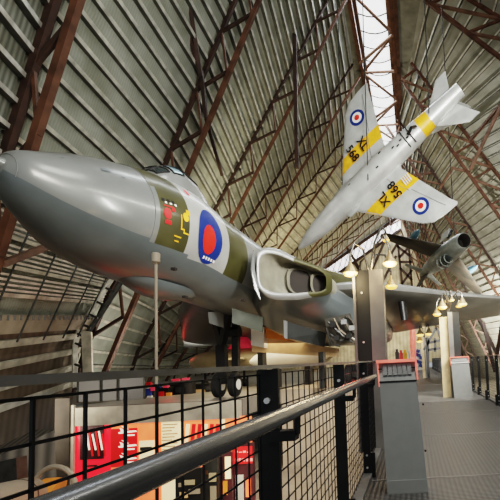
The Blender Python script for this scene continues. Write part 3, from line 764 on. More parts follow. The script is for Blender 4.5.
for k in range(10):
    t0 = math.pi * (.15 + .07 * k); t1 = math.pi * (.15 + .07 * (k + 1)); mb.bar(H(9.7, .73 * math.cos(t0), .73 * math.sin(t0)), H(9.7, .73 * math.cos(t1), .73 * math.sin(t1)), .05, .05); mb2.bar(H(9.3, .73 * math.cos(t0), .73 * math.sin(t0)), H(9.3, .73 * math.cos(t1), .73 * math.sin(t1)), .05, .05)
mb.build('fuselage_band', M['darkg'], hj); mb2.build('fuselage_band', M['darkg'], hj)
cabs = [((4.6, -.9), 'thin steel cable holding the silver jet beside its port wing root'), ((6.2, .5), 'thin steel cable holding the silver jet under its belly'), ((11.2, .2), 'thin steel cable holding the tail of the silver jet')]
for (u, v), lb in cabs:
    p = H(u, v, .75 if u > 5 else .3); q = V((p.x + .3, p.y, 36.0)); p2 = p + V((0, 0, -.02))
    tag(MB().tube([p2, q], .028, 6).build('hanging_cable', M['darkg']), lb, 'cable', 'cables of the silver jet')

# second jet, nose intake, facing the walkway ------------------------
a_ = V((-.2577, -.0829, -.9627)).normalized(); b_ = V((.8568, -.4802, -.188)); b_ = (b_ - a_ * b_.dot(a_)).normalized(); n_ = -(a_.cross(b_))
o_ = V((3.743, 6.825, -30.46))
S = Frame(CM @ o_, CM @ a_, CM @ b_, CM @ n_)
sj = thing('nose_intake_jet', 'small blue-grey camouflaged jet with open nose intake hanging over the bomber wing', 'aircraft', tuple(S(5, 0)))
pr2 = [(0, .52), (.1, .6), (.6, .7), (1.6, .78), (3, .85), (5, .88), (7, .8), (9, .62), (10.6, .45), (11.3, .38)]
MB().loft([S.ring(u, r, 28, fl=1.08) for u, r in pr2], cap0=False, cap1=False, mfun=lambda i, k: 1 if (k < 14 and i < 7) and i > 0 else 0).build('fuselage', [M['bluegrey'], M['silver']], sj, smooth=True)
MB().loft([S.ring(0, .52, 28, fl=1.08), S.ring(.12, .44, 28, fl=1.08), S.ring(1.2, .4, 28, fl=1.08)], cap0=False).build('nose_intake', M['vdarkin'], sj, smooth=True)
MB().loft([S.ring(11.3, .38, 20), S.ring(10.6, .3, 20)], cap0=False).build('jet_pipe', M['vdarkin'], sj)
for sgn in (1, -1):
    w = MB().loft(S.wing([(3.2, 7.0, sgn * .5, .25, .45), (5.0, 7.9, sgn * 2.6, .2, .3), (7.3, 9.0, sgn * 5.3, .1, .2), (8.1, 9.1, sgn * 5.65, .1, .05)])).build('wing', [M['camo']], sj, smooth=True, angle=60)
    tkv = sgn * 3.0
    t_ = MB().loft([S.ring(4.4 + 4.2 * t, .34 * math.sin(math.pi * (t * .96 + .02)) ** .6, 16, tkv, .75) for t in [k / 10 for k in range(11)]]).build('drop_tank', M['tank'], w, smooth=True)
    MB().poly([S(5.6, tkv, .2), S(7, tkv, .2), S(7, tkv, .6), S(5.8, tkv, .6)], S.b * .06).build('pylon', M['bluegrey'], w)
    for r, m_, o in ((.42, 'rblue', .13), (.25, 'white', .15), (.12, 'rred', .17)):
        MB().poly([S(7.4 + r * math.cos(2 * math.pi * k / 20), sgn * 4.4 + r * math.sin(2 * math.pi * k / 20), .15 + o) for k in range(20)]).build('roundel', M[m_], w)
    MB().loft(S.wing([(9.4, 10.9, sgn * .3, -.25, .15), (10.6, 11.4, sgn * 2.1, -.3, .06)])).build('tailplane', M['bluegrey'], sj, smooth=True, angle=60)
MB().poly([S(8.4, 0, -.6), S(10.2, 0, -2.6), S(11.3, 0, -2.6), S(11.0, 0, -.4)], S.b * .1).build('tail_fin', M['camo'], sj)
mb = MB().loft([S.ring(2.0 + 3 * t, .5 * math.sin(math.pi * (t * .9 + .08)) ** .6, 16, 0, -.86) for t in [k / 8 for k in range(9)]]); cn = mb.build('canopy', M['glass_d'], sj, smooth=True)
for u_, r_ in ((2.3, .42), (3.0, .53), (4.0, .52)): MB().tube([S(u_, r_ * math.cos(q), -.86 - r_ * math.sin(q)) for q in [math.pi * k / 12 for k in range(13)]], .05, 6).build('canopy_frame', M['bluegrey'], cn)
# open bay with a round engine part hanging from the belly
d = MB().poly([S(1.0, -.35, .86), S(4.0, -.45, .98), S(4.0, .45, .98), S(1.0, .35, .86)], S.n * .03).build('gear_bay', M['vdarkin'], sj)
for u, v in ((3.2, -.75), (1.4, .3)):
    MB().tube([S(u, v - .1, 1.35 if v < 0 else 1.0), S(u, v + .12, 1.35 if v < 0 else 1.0)], .42 if v < 0 else .2, 18).build('wheel', M['darkg'], sj, smooth=True)
    MB().tube([S(u, v - .14, 1.35 if v < 0 else 1.0), S(u, v + .14, 1.35 if v < 0 else 1.0)], .22 if v < 0 else .1, 12).build('hub', M['silver'], sj)
MB().poly([S(2.2, -.95, .6), S(4.2, -.98, .6), S(4.1, -1.15, 1.4), S(2.3, -1.1, 1.35)], S.b * .04).build('gear_door', M['silver'], sj)
for (u, v), lb in (((1.2, .1), 'steel cable rising from the nose of the small blue-grey jet'), ((8.5, 0), 'steel cable rising from the tail of the small blue-grey jet')):
    p = S(u, v, -.7); tag(MB().tube([p, V((p.x, p.y, 29 if u > 5 else 31))], .03, 6).build('hanging_cable', M['darkg']), lb, 'cable', 'cables of the blue-grey jet')

# ================================================================== WALKWAY
struct(MB().box((.68, 26, FLOOR - .06), (2.5, 60, .12)).build('floor', M['deck']))
for k, yy in enumerate((3.95, 6.1, 8.5, 11, 14, 17.5)):
    struct(MB().box((.68, yy, FLOOR + .002), (2.4, .05 if k else .03, .006)).build('trim_%d' % (k + 2), M['deck_edge']))
struct(MB().box((.68, 12.2, FLOOR + .004), (2.4, 3.2, .006)).build('floor_plain_plate', M['deck_edge']))
struct(MB().box((-.53, 26, FLOOR + .02), (.1, 60, .05)).build('trim_left', M['deck_edge'])); struct(MB().box((1.9, 26, FLOOR + .02), (.1, 60, .05)).build('trim_right', M['deck_edge']))
RAILZ = -.002
def balustrade(label, x, side, y0, y1, spacing, hand, last_rail=None):
    b = thing('balustrade', label, 'balustrade', (x, y0, FLOOR))
    n = int((y1 - y0) / spacing) + 1
    for k in range(n):
        y = y0 + k * spacing
        post = MB().box((x, y, (FLOOR + RAILZ) / 2 - .02), (.075, .016, RAILZ - FLOOR + .02)).box((x + side * .055, y, FLOOR + .12), (.05, .014, .24)).build('post', M['dark'], b)
        if y > 0:
            for z in (-.12, FLOOR + .1, FLOOR + .22): MB().tube([(x, y - .02, z), (x, y, z)], .011, 8).build('bolt', M['bolt'], post)
        if k < n - 1 and k < 14:
            m = MB(); yy0, yy1 = y + .01, y + spacing - .01
            xm = x - side * .03; c = .0873
            nn = int((yy1 - yy0) / c)
            for j in range(nn + 1): m.box((xm, yy0 + j * (yy1 - yy0) / nn, (FLOOR + RAILZ) / 2 + .015), (.0045, .0045, RAILZ - FLOOR - .08))
            zz = (RAILZ - .027) - 16 * .0655
            while zz < RAILZ - .02: m.box((xm - side * .004, (yy0 + yy1) / 2, zz), (.0045, yy1 - yy0, .005)); zz += .0655
            m.build('mesh_panel', M['dark'], b)
        if hand and y > -1:
            MB().tube([(x + .02, y, -.25), (x + .075, y + .0, -.25), (x + .098, y, -.235), (x + .1, y, -.18)], .012, 8).box((x + .05, y + .008, -.245), (.09, .05, .035)).build('bracket', M['dark'], b)
    MB().box((x, (y0 + y1) / 2, RAILZ), (.034, y1 - y0, .014)).build('top_rail', M['toprail'], b)
    if hand:
        MB().tube([(x + .095, y0, -.16), (x + .095, 1.55, -.16)], .0265, 20).build('handrail', M['handrail'], b, smooth=True)
        MB().tube([(x + .095, 1.552, -.16), (x + .095, 4.2, -.16)], .0262, 20).build('handrail', M['handrail'], b, smooth=True)
    return b
balustrade('black mesh balustrade with fat steel handrail along the left edge of the walkway', -.525, 1, -2.53, 44, 1.32, True)
balustrade('black mesh balustrade with slim top rail along the right edge of the walkway', 1.87, -1, .0, 44, 1.32, False)

def console(label, cx, cy, w, lean=0.):
    c = thing('information_console', label, 'console', (cx, cy, FLOOR), 'walkway consoles')
    h = -.0 - FLOOR; d = .26
    b = MB(); x0, x1 = cx - w / 2, cx + w / 2; t = .012
    b.loft([[(x0, cy, FLOOR), (x1, cy, FLOOR), (x1, cy + d, FLOOR), (x0, cy + d, FLOOR)], [(x0 + t, cy + .01, FLOOR + h * .83), (x1 - t, cy + .01, FLOOR + h * .83), (x1 - t, cy + d, FLOOR + h * .83), (x0 + t, cy + d, FLOOR + h * .83)]])
    b.build('body', M['con'], c)
    MB().box((cx, cy - .004, FLOOR + .055), (w * 1.0, .012, .11)).build('kick_plate', M['con_d'] if False else M['con'], c)
    zt = FLOOR + h * .83
    hd = MB().loft([[(x0 + t, cy + .03, zt + .012), (x1 - t, cy + .03, zt + .012), (x1 - t, cy + d, zt + .012), (x0 + t, cy + d, zt + .012)], [(x0 + t, cy + .07, FLOOR + h - .02), (x1 - t, cy + .07, FLOOR + h - .02), (x1 - t, cy + d, FLOOR + h - .02), (x0 + t, cy + d, FLOOR + h - .02)]]).build('head', M['con'], c)
    MB().box((cx, cy + .02, zt + .006), (w - .02, .03, .014)).build('gap', M['black'], c)
    for k in range(6):
        q = MB(); xx = x0 + .045 + (w - .09) * (k + .5) / 6; ww = (w - .09) / 6 - .008
        q.poly([(xx - ww / 2, cy + .036, zt + .06), (xx + ww / 2, cy + .036, zt + .06), (xx + ww / 2, cy + .062, zt + .165), (xx - ww / 2, cy + .062, zt + .165)], (0, -.008, 0)).build('speaker_grille', M['con_d'], hd)
        q = MB()
        for j in range(4):
            xj = xx - ww / 2 + ww * (j + .5) / 4; q.poly([(xj - .003, cy + .032, zt + .064), (xj + .003, cy + .032, zt + .064), (xj + .003, cy + .052, zt + .16), (xj - .003, cy + .052, zt + .16)], (0, -.01, 0))
        q.build('grille_fin', M['con_l'], hd)
    e = MB().box((cx, cy + .14, FLOOR + h - .008), (w + .01, .26, .028))
    e.box((x1 - .0, cy + .12, FLOOR + h * .92), (.014, .2, h * .16)).box((x0 + .006, cy + .12, FLOOR + h * .9), (.012, .2, h * .2)).build('red_lit_edging', M['coral'], c)
    for s in (x0 + .025, x1 - .03): MB().box((s, cy + .03, zt + .12), (.03, .02, .014)).build('clip', M['black'], hd)
    for ch in list(c.children) + [g for q in c.children for g in q.children]:
        for v in ch.data.vertices: v.co.x += lean * v.co.z / (h)
    for z in (.35, .75): MB().tube([(x1 - .006, cy - .004, FLOOR + z), (x1 - .006, cy + .01, FLOOR + z)], .009, 8).build('screw', M['black'], c)
    return c
console('grey console with slotted top edged in painted red light at the near left of the walkway', -.118, 3.55, .35, -.05)
console('grey console with slotted top edged in painted red light standing on the right of the walkway', 1.3, 11.2, .52, -.06)

def bell(parent, c, r, mm='brass'):
    pr = [(.0, .16), (.03, .9), (.28, .75), (.5, .45), (.72, .2), (.95, .02), (1.0, -.15), (.88, -.18)]
    rings = [[V(c) + V((r * q * math.cos(2 * math.pi * k / 20), r * q * math.sin(2 * math.pi * k / 20), r * z)) for k in range(20)] for q, z in ((.2, 1.7), (.24, 1.4), (.4, 1.1), (.66, .6), (.92, .12), (1, 0))]
    s = MB().loft(rings, cap1=False).build('lamp_shade', M[mm], parent, smooth=True)
    MB().loft([[V(c) + V((r * .93 * q * math.cos(2 * math.pi * k / 16), r * .93 * q * math.sin(2 * math.pi * k / 16), r * z)) for k in range(16)] for q, z in ((1.06, .04), (1.05, -.14), (.8, -.42), (.35, -.55))]).build('bulb', M['bulb'], s, smooth=True)
def pillar(label, x0, x1, y, ztop, lamps, cream=False, d=.3):
    p = thing('lamp_pillar', label, 'pillar', ((x0 + x1) / 2, y, FLOOR), 'pillars with clusters of bell lamps along the walkway')
    xm = x0 + (x1 - x0) * (.5 if not cream else .42)
    zc = (FLOOR + ztop) / 2; h = ztop - FLOOR
    if cream:  # cream: left face coloured as if lit yellow by the lamps
        MB().box(((x0 + xm) / 2, y + .05, zc - .06), (xm - x0, .1, h - .12)).build('lit_face', M['pil_lit'], p)
        MB().box((xm + (x1 - xm) * .2, y, zc), ((x1 - xm) * .4, d, h)).build('grey_face', M['pil'], p)
        MB().box((xm + (x1 - xm) * .7, y, zc), ((x1 - xm) * .6, d, h)).build('dark_face', M['pil_d'], p)
    else:
        MB().box(((x0 + xm) / 2, y, zc), (xm - x0, d, h)).build('dark_face', M['pil_d'], p)
        MB().box(((x1 + xm) / 2 + .004, y - .01, zc), (x1 - xm, d, h)).build('grey_face', M['pil'], p)
        MB().box((x0 - .012, y - .05, zc), (.03, d, h)).build('side_flange', M['pil'], p)
    for z in (.25, -.35, .9): MB().tube([(xm - .1, y - d / 2 - .012, z), (xm - .1, y - d / 2, z)], .014, 8).build('bolt', M['bolt'], p)
    for (px, py, Y, r) in lamps:
        c = at(px, py, Y); top = V(((x0 + x1) / 2, y, ztop))
        bell(p, c, r)
        MB().tube([top - V((0, 0, .05)), top.lerp(c, .3) + V((0, 0, .22 + r)), top.lerp(c, .75) + V((0, 0, .26 + r * 1.5)), c + V((0, 0, r * 2.3)), c + V((0, 0, r * 1.6))], .016 if r < .12 else .02, 8).build('lamp_arm', M['chrome'], p, smooth=True)
    return p
pillar('tall grey pillar with yellow bell lamps rising behind the nearest console', -.735, -.375, 5.35, 1.2, [(350.5, 273, 5.2, .095), (390, 263, 5.2, .095), (391.5, 286, 5.5, .085), (359, 291, 5.9, .07), (386, 240, 6.6, .06)])
pillar('grey pillar with one face coloured as lamplit, topped with a bell lamp cluster behind the far console', .76, 1.33, 11.6, 1.3, [(437, 314, 11.3, .12), (442.5, 307, 11.2, .13), (462.5, 304, 11.3, .13), (452, 300, 11.3, .07), (459, 306, 11.9, .1), (447, 301, 11.9, .09)], True)
pillar('slim far grey pillar with small bell lamps near the end of the walkway', .42, .82, 24, 1.25, [(420, 334.5, 23.5, .22), (429, 333.5, 23.5, .22), (419.5, 341, 23.8, .18)], True)

# ================================================================== THINGS BELOW AND BEYOND
# slim rod with a cream head outside the railing
rod = thing('lamp_rod', 'slim pale rod with cream cylinder head standing outside the left railing', 'rod', tuple(at(154.5, 440, 5.2)))
b0 = at(156, 262, 5.2)
MB().tube([V((b0.x, b0.y, PIT)), b0], .018, 10).build('shaft', M['beige'], rod)
MB().tube([b0 + V((0, 0, -.02)), b0, b0 + V((0, 0, .11)), b0 + V((0, 0, .12))], [.03, .05, .05, .04], 18).build('head', M['beige'], rod, smooth=True)

# lightbox wall along the edge of the exhibition floor
YW = 14.12
struct(MB().box((-9.3, YW - .02, SLAB - .32), (6.3, .24, .62)).build('trim_20', M['conc']))
struct(MB().box((-9.3, YW + .09, (SLAB + PIT) / 2), (6.3, .06, PIT - SLAB)).build('wall_front', M['maroon']))
def board(name, label, cat, x0, x1, z0, z1, m, y=YW - .03, group=None, d=.1):
    o = thing(name, label, cat, ((x0 + x1) / 2, y, z0), group)
    MB().box(((x0 + x1) / 2, y, (z0 + z1) / 2), (x1 - x0, d, z1 - z0)).build('panel', M[m], o)
    return o
def X(px, Y=YW): return at(px, 440, Y).x
def Z(px, py, Y=YW): return at(px, py, Y).z
G = 'glowing display panels under the edge of the upper floor'
zt = Z(140, 421); zb = PIT
b = board('display_case', 'glowing red display case with dark photograph in the middle', 'display', X(74), X(112), zb, Z(90, 424), 'redlit', group=G)
cx0, cx1 = X(83), X(106)
MB().box(((cx0 + cx1) / 2, YW - .1, Z(95, 441)), (cx1 - cx0, .06, Z(95, 424) - Z(95, 459))).build('photograph', M['maroon'], b)
for k in range(6):
    px = 86 + k * 3.2; MB().bar(at(px, 428 + (k % 3) * 3, YW - .15), at(px + 3.4, 450 + (k % 2) * 6, YW - .15), .045, .03).build('figure', M['deepredlit' if k % 2 else 'whitelit'], b)
MB().box((X(95), YW - .1, Z(95, 465)), (.32, .04, .06)).build('marking', M['maroon'], b)
b = board('lightbox', 'red panel with three white swept arrow emblems one above another', 'display', X(113), X(139), zb, zt, 'orangelit', group=G)
MB().box(((X(113) + X(139)) / 2, YW - .09, Z(126, 447)), (X(139) - X(113), .03, Z(126, 428) - Z(126, 466))).build('red_field', M['deepredlit'], b)
for py in (430, 444, 457):
    q = MB(); f = lambda dx, dy: at(118 + dx, py + dy, YW - .13)
    q.poly([f(0, 2.4), f(3, 1.5), f(1.5, -2), f(4, -1.2), f(8, 1), f(18, .2), f(19, 1.8), f(8, 3.2), f(1, 4)]); q.poly([f(3, -4), f(6, -3.6), f(11, -.6), f(8, -.4)])
    q.build('arrow_emblem', M['whitelit'], b)
    MB().box(f(12, 5.2), (.3, .02, .05)).build('caption_line', M['whitelit'], b)
b = board('lightbox', 'orange and cream display panel right of the white arrow emblems', 'display', X(140), X(157), zb, zt, 'orangelit', group=G)
MB().box(((X(141) + X(156)) / 2, YW - .09, Z(148, 451)), (X(156) - X(141), .03, .75)).build('cream_field', M['creamlit'], b)
MB().box((X(148), YW - .11, Z(148, 448)), (.4, .02, .12)).build('marking', M['darkg'], b)
b = board('lightbox', 'cream display panel covered in rows of small dark print', 'display', X(163), X(184), zb, zt, 'creamlit', group=G)
for k in range(9):
    MB().box((X(172) - .06 * (k % 3), YW - .09, Z(172, 424 + k * 3.1)), (.5 - .08 * (k % 3), .02, .03)).build('print_line', M['tan'], b)
board('lightbox', 'narrow orange display panel left of the printed cream panel', 'display', X(157.5), X(162.5), zb, zt, 'orangelit', group=G)
b = board('lightbox', 'orange display panel with pale and red streaks just left of the first post', 'display', X(185), X(222), zb, zt, 'orangelit', group=G)
for k in range(6): MB().bar(at(188 + k * 6, 424, YW - .1), at(186 + k * 6, 445, YW - .1), .12, .02).build('panel_streak', M['creamlit' if k % 3 == 0 else 'deepredlit'], b)  # slanting cream and red streaks across the panel
board('lightbox', 'narrow cream display panel in the orange row', 'display', X(222.5), X(226), zb, zt, 'creamlit', group=G)
board('lightbox', 'plain orange display panel at the right end of the row', 'display', X(226.5), X(252), zb, zt, 'orangelit', group=G)
# exhibits standing in the pit, seen through the mesh
def poster(label, px0, px1, py0, py1, Y, m, extra):
    x0, x1 = X(px0, Y), X(px1, Y); c = (px0 + px1) / 2
    o = thing('poster_board', label, 'poster', ((x0 + x1) / 2, Y, PIT), 'poster boards on the lower floor')
    MB().box(((x0 + x1) / 2, Y, (PIT + Z(c, py0, Y)) / 2), (x1 - x0, .08, Z(c, py0, Y) - PIT)).build('board', M[m], o)
    for (a, b_, c_, d_, mm, nm) in extra:
        MB().box(((X(a, Y) + X(b_, Y)) / 2, Y - .07, (Z((a + b_) / 2, c_, Y) + Z((a + b_) / 2, d_, Y)) / 2), (X(b_, Y) - X(a, Y), .02, Z((a + b_) / 2, c_, Y) - Z((a + b_) / 2, d_, Y))).build(nm, M[mm], o)
poster('dark poster board with red block of white lettering beside the first post', 233, 254, 443, 500, 10.5, 'maroon',
       [(234, 253, 446, 463, 'deepredlit', 'red_block')] + [(236 + 4 * k, 239 + 4 * k, 450 + (k % 2), 452, 'whitelit', 'lettering') for k in range(4)] + [(236 + 3.6 * k, 238.6 + 3.6 * k, 457.5, 460.5, 'whitelit', 'lettering') for k in range(5)] + [(236, 244, 474, 500, 'whitep', 'picture'), (246, 251, 478, 496, 'orangelit', 'picture')])
poster('dark poster board with glowing cream and orange picture', 219, 232, 452, 500, 10.3, 'maroon', [(226, 231.5, 456, 478, 'creamlit', 'picture'), (223, 228, 480, 494, 'orange', 'picture'), (219.5, 225, 462, 476, 'maroon', 'picture')])
poster('dark poster board with cream and yellow squares', 203, 218, 458, 500, 10.1, 'darkg', [(210, 217, 472, 481, 'cream', 'picture'), (211, 217, 485, 500, 'beige', 'picture'), (204, 209, 470, 474, 'rust', 'picture')])
poster('black board with tangled cream camouflage picture', 176, 202, 468, 500, 9.8, 'dark', [(180, 184, 482, 486, 'beige', 'picture'), (186, 196, 479, 484, 'cream', 'picture'), (190, 201, 488, 493, 'beige', 'picture'), (181, 189, 491, 497, 'tan', 'picture')])
struct(MB().box((X(62, 13.9), 13.95, (PIT - .75) / 2), (.5, .12, -.75 - PIT + .0)).build('wall_pier', M['conc_d']))
struct(MB().box((X(72, 13.95), 13.98, (PIT - 1.0) / 2), (.1, .08, -1.0 - PIT)).build('trim_21', M['conc']))
# ribbed container and stored shapes down at the lower left
mb = MB(); P = [at(-30, 470, 11), at(54, 430, 12.2), at(58, 500, 12.2), at(-30, 545, 11)]
mb.add(P, [(0, 1, 2, 3)]); mb.add([p + V((-.9, .35, 0)) for p in P], [(3, 2, 1, 0)])
mb.f += [[0, 1, 5, 4]]; mb.m += [0]
tag(mb.build('ribbed_container', M['corr'], uvs=[(p.x * 1.0, p.z) for p in mb.v]), 'ribbed grey metal container below the walkway at far lower left', 'container')
mb = MB(); P = [at(-20, 466, 10.6), at(16, 458, 10.8), at(18, 500, 10.8), at(-20, 520, 10.6)]
tag(MB().poly(P, (0, .3, 0)).build('storage_box', M['darkg']), 'plain dark grey box against the ribbed container', 'box')
ty = thing('storage_tube', 'beige cylindrical casing lying at the lower left corner', 'casing', tuple(at(10, 505, 7)))
p0, p1 = at(-30, 512, 5.6), at(30, 494, 7.4)
MB().tube([p0, p0.lerp(p1, .9), p1], [.3, .3, .2], 24).build('casing', M['beige'], ty, smooth=True)
MB().tube([p0.lerp(p1, .68), p0.lerp(p1, .7)], .305, 24).build('band', M['dark'], ty, smooth=True)
ny = thing('missile_nose', 'orange-brown pointed nose cone inside a pale open casing ring', 'missile', tuple(at(48, 488, 8)))
q0, q1 = at(34, 486, 8.2), at(58, 491, 8.3)
MB().tube([q0, q0.lerp(q1, .3), q0.lerp(q1, .7), q1], [.05, .18, .24, .26], 20).build('nose_cone', M['orange'], ny, smooth=True)
rg = [at(50, 489, 8.3) + V((.42 * math.cos(a), .1, .42 * math.sin(a))) for a in [2 * math.pi * k / 24 for k in range(25)]]
MB().tube(rg, .05, 8).build('casing_ring', M['beige'], ny, smooth=True)

# perforated screens and small exhibits on the exhibition floor
for k, (a, b_) in enumerate(((78, 101), (102, 118), (119, 145))):
    Y = 17.0; z1 = Z(100, 378, Y)
    o = thing('perforated_screen', ['leftmost', 'middle', 'rightmost'][k] + ' of three pale perforated screens behind the railing', 'screen', ((X(a, Y) + X(b_, Y)) / 2, Y, SLAB), 'perforated screens on the upper floor')
    MB().box(((X(a, Y) + X(b_, Y)) / 2, Y, (SLAB + z1) / 2), (X(b_, Y) - X(a, Y), .05, z1 - SLAB)).build('sheet', M['screen'], o)
    for xx in (X(a, Y), X(b_, Y)): MB().box((xx, Y - .03, (SLAB + z1) / 2), (.06, .06, z1 - SLAB + .04)).build('frame', M['darkg'], o)
def stand(label, px0, px1, py, Y, items, m='dark'):
    x0, x1 = X(px0, Y), X(px1, Y); z = Z((px0 + px1) / 2, py, Y)
    o = thing('display_stand', label, 'stand', ((x0 + x1) / 2, Y, SLAB), 'small stands behind the railing')
    MB().box(((x0 + x1) / 2, Y, (SLAB + z) / 2), (x1 - x0, .4, max(.08, z - SLAB))).build('base', M[m], o)
    MB().box(((x0 + x1) / 2, Y + .1, z + .02), ((x1 - x0) * 1.0, .44, .04)).build('top', M['darkg'], o)
    for (px, py2, w, h, mm) in items: MB().box(at(px, py2, Y - .25), (w, .1, h)).build('exhibit', M[mm], o)
stand('dark stand with blue and red exhibits right of the perforated screens', 147, 156, 390, 18, [(149, 392, .22, .3, 'blue'), (153, 388, .2, .25, 'pink'), (150, 398, .2, .2, 'whitep'), (148, 384, .3, .15, 'red')])
stand('dark stand with red and white exhibits near the pale rod', 158, 171, 388, 18.4, [(161, 395, .25, .3, 'red'), (166, 386, .2, .15, 'pink'), (159, 386, .16, .22, 'blue'), (169, 396, .22, .3, 'orange')])
stand('black cabinet with pink topped exhibits left of the nose wheel', 173, 194, 383, 19, [(176, 380, .35, .1, 'pink'), (186, 379, .3, .1, 'pink'), (180, 390, .4, .25, 'darkg')])
stand('black cabinet with tan front standing further right', 196, 212, 384, 20, [(200, 392, .5, .25, 'tan'), (208, 388, .3, .2, 'darkg')])
# cream jet and white tank parked beyond the bomber
cj = thing('cream_jet', 'cream painted jet with pink cockpit cover parked beyond the bomber nose gear', 'aircraft', tuple(at(215, 376, 24)))
Y = 24.0
p0, p1 = at(190, 363, Y + 1), at(268, 357, Y)
MB().tube([p0.lerp(p1, t) for t in (0, .05, .15, .35, .6, .85, 1)], [.1, .35, .55, .7, .75, .65, .45], 24).build('fuselage', M['cream'], cj, smooth=True)
MB().loft([[at(238, 349, Y - .2) + V((dx * .9, .5 * math.cos(a), h * math.sin(a))) for a in [math.pi * k / 8 for k in range(9)]] for dx, h in ((-.4, .2), (0, .75), (.6, .7), (1.0, .2))], closed=False).build('cockpit_cover', M['pink'], cj, smooth=True)
MB().poly([p1 + V((-.5, 0, .3)), p1 + V((.6, 0, 1.9)), p1 + V((1.3, 0, 1.9)), p1 + V((.9, 0, 0))], (0, .15, 0)).build('tail_fin', M['cream'], cj)
MB().poly([p0.lerp(p1, .4) + V((0, -.3, -.1)), p0.lerp(p1, .75) + V((0, -.3, -.1)), p0.lerp(p1, .95) + V((0, -3, -.1)), p0.lerp(p1, .75) + V((0, -3, -.1))], (0, 0, .1)).build('wing', M['cream'], cj)
for f in (.2, .7):
    c = p0.lerp(p1, f); MB().bar(c, V((c.x, c.y, SLAB + .2)), .1, .1).tube([V((c.x - .1, c.y, SLAB + .22)), V((c.x + .1, c.y, SLAB + .22))], .22, 14).build('wheel', M['rubber'], cj)
wt = thing('white_tank', 'long white fuel tank on dark cradles under the bomber belly', 'tank', tuple(at(285, 372, 21)))
p0, p1 = at(250, 362, 20), at(330, 353, 23)
MB().tube([p0.lerp(p1, t) for t in (0, .06, .2, .5, .8, .95, 1)], [.08, .3, .5, .55, .5, .3, .08], 22).build('tank', M['whitep'], wt, smooth=True)
for f in (.3, .7):
    c = p0.lerp(p1, f); MB().box((c.x, c.y, (c.z + SLAB) / 2 - .2), (.3, .6, c.z - SLAB - .3)).build('cradle', M['dark'], wt)
ob = thing('bomb_trolley', 'tan and orange weapon casing on a trolley under the bomber belly', 'trolley', tuple(at(285, 372, 17.5)))
MB().poly([at(252, 335, 17), at(335, 348, 19.5), at(335, 357, 19.5), at(252, 352, 17)], (0, 1.1, 0)).build('casing', M['tan'], ob)
MB().poly([at(266, 320, 16.9), at(290, 322, 17.6), at(290, 341, 17.6), at(266, 338, 16.9)], (0, .8, 0)).build('orange_box', M['orange'], ob)
MB().poly([at(251, 327, 16.8), at(264, 327, 17), at(264, 348, 17), at(251, 345, 16.8)], (0, .5, 0)).build('white_box', M['whitep'], ob)
for px in (262, 322):
    c = at(px, 352, 18); MB().box((c.x, 18, (c.z + SLAB) / 2), (.22, .5, c.z - SLAB)).build('leg', M['darkg'], ob)
dj = thing('maintenance_steps', 'low yellow access steps beyond the white tank', 'steps', tuple(at(318, 372, 26)))
MB().bar(at(306, 371, 26), at(330, 352, 26), .3, .8).bar(at(312, 358, 26), at(312, 374, 26), .2, .2).build('stringer', M['cream'], dj)
for k in range(5): MB().box(at(308 + k * 5, 370 - k * 4, 25.7), (.2, .9, .08)).build('tread', M['darkg'], dj)
# things beyond the end of the walkway
Y = 40
o = thing('blue_exhibit', 'blue and white patterned exhibit at the far end of the walkway', 'exhibit', tuple(at(420, 372, 39)))
MB().box((at(420, 362, 39).x, 39, (SLAB + Z(420, 349, 39)) / 2), (1.1, .5, Z(420, 349, 39) - SLAB)).build('body', M['whitep'], o)
for px, py, w in ((418, 355, .5), (422, 358, .5), (419, 362, .6), (422, 366, .6), (418, 351, .35)): MB().box(at(px, py, 38.6), (w, .1, .3), rot=Matrix.Rotation(.4, 3, 'Y')).build('blue_patch', M['blue'], o)
tag(MB().tube([at(413.5, 372, 30), at(412.8, 330, 30)], .22, 10).build('pink_post', M['coral']), 'thin pinkish post rising behind the nearest console', 'post')
for k, (px, py, h, m) in enumerate(((397, 352, .6, 'dark'), (401, 353, .6, 'red'), (405, 352.5, .7, 'yellow'), (409, 353, .6, 'whitep'))):
    p = at(px, py, 34); tag(MB().box((p.x, p.y, (SLAB + p.z) / 2), (.32, .3, p.z - SLAB)).box((p.x, p.y, p.z + .12), (.2, .2, .24)).build('floor_sign', M[m]), ['dark', 'red', 'yellow', 'white'][k] + ' small sign stand in the row behind the nearest console', 'sign', 'small sign stands far down the hall')
o = thing('black_frame', 'black steel frame stand to the left of the lamp pillar far down the walkway', 'frame', tuple(at(434, 376, 20)))
for a, b_ in (((428, 338), (428, 374)), ((442, 334), (442, 380)), ((428, 343), (442, 340)), ((428, 350), (442, 348)), ((435, 338), (435, 352)), ((424, 350), (436, 328)), ((436, 328), (441, 336))):
    MB().bar(at(*a, 20), at(*b_, 20), .12, .12).build('member', M['dark'], o)

# ================================================================== LIGHT
w = bpy.data.worlds.new('world'); scene.world = w; w.use_nodes = True
bg = w.node_tree.nodes['Background']; bg.inputs['Color'].default_value = (.85, .92, 1, 1); bg.inputs['Strength'].default_value = .32
def area(loc, to, size, power, c=(1, .93, .82), sy=None):
    l = bpy.data.lights.new('area', 'AREA'); l.size = size; l.energy = power; l.color = c
    if sy: l.shape = 'RECTANGLE'; l.size_y = sy
    o = bpy.data.objects.new('area_light', l); col.objects.link(o); o.location = loc
    o.rotation_euler = (V(to) - V(loc)).to_track_quat('-Z', 'Y').to_euler(); return o
def spot(loc, to, power, ang, c=(1, .85, .62), blend=.5, r=.3):
    l = bpy.data.lights.new('spot', 'SPOT'); l.energy = power; l.color = c; l.spot_size = R(ang); l.spot_blend = blend; l.shadow_soft_size = r
    o = bpy.data.objects.new('spot_light', l); col.objects.link(o); o.location = loc
    o.rotation_euler = (V(to) - V(loc)).to_track_quat('-Z', 'Y').to_euler(); return o
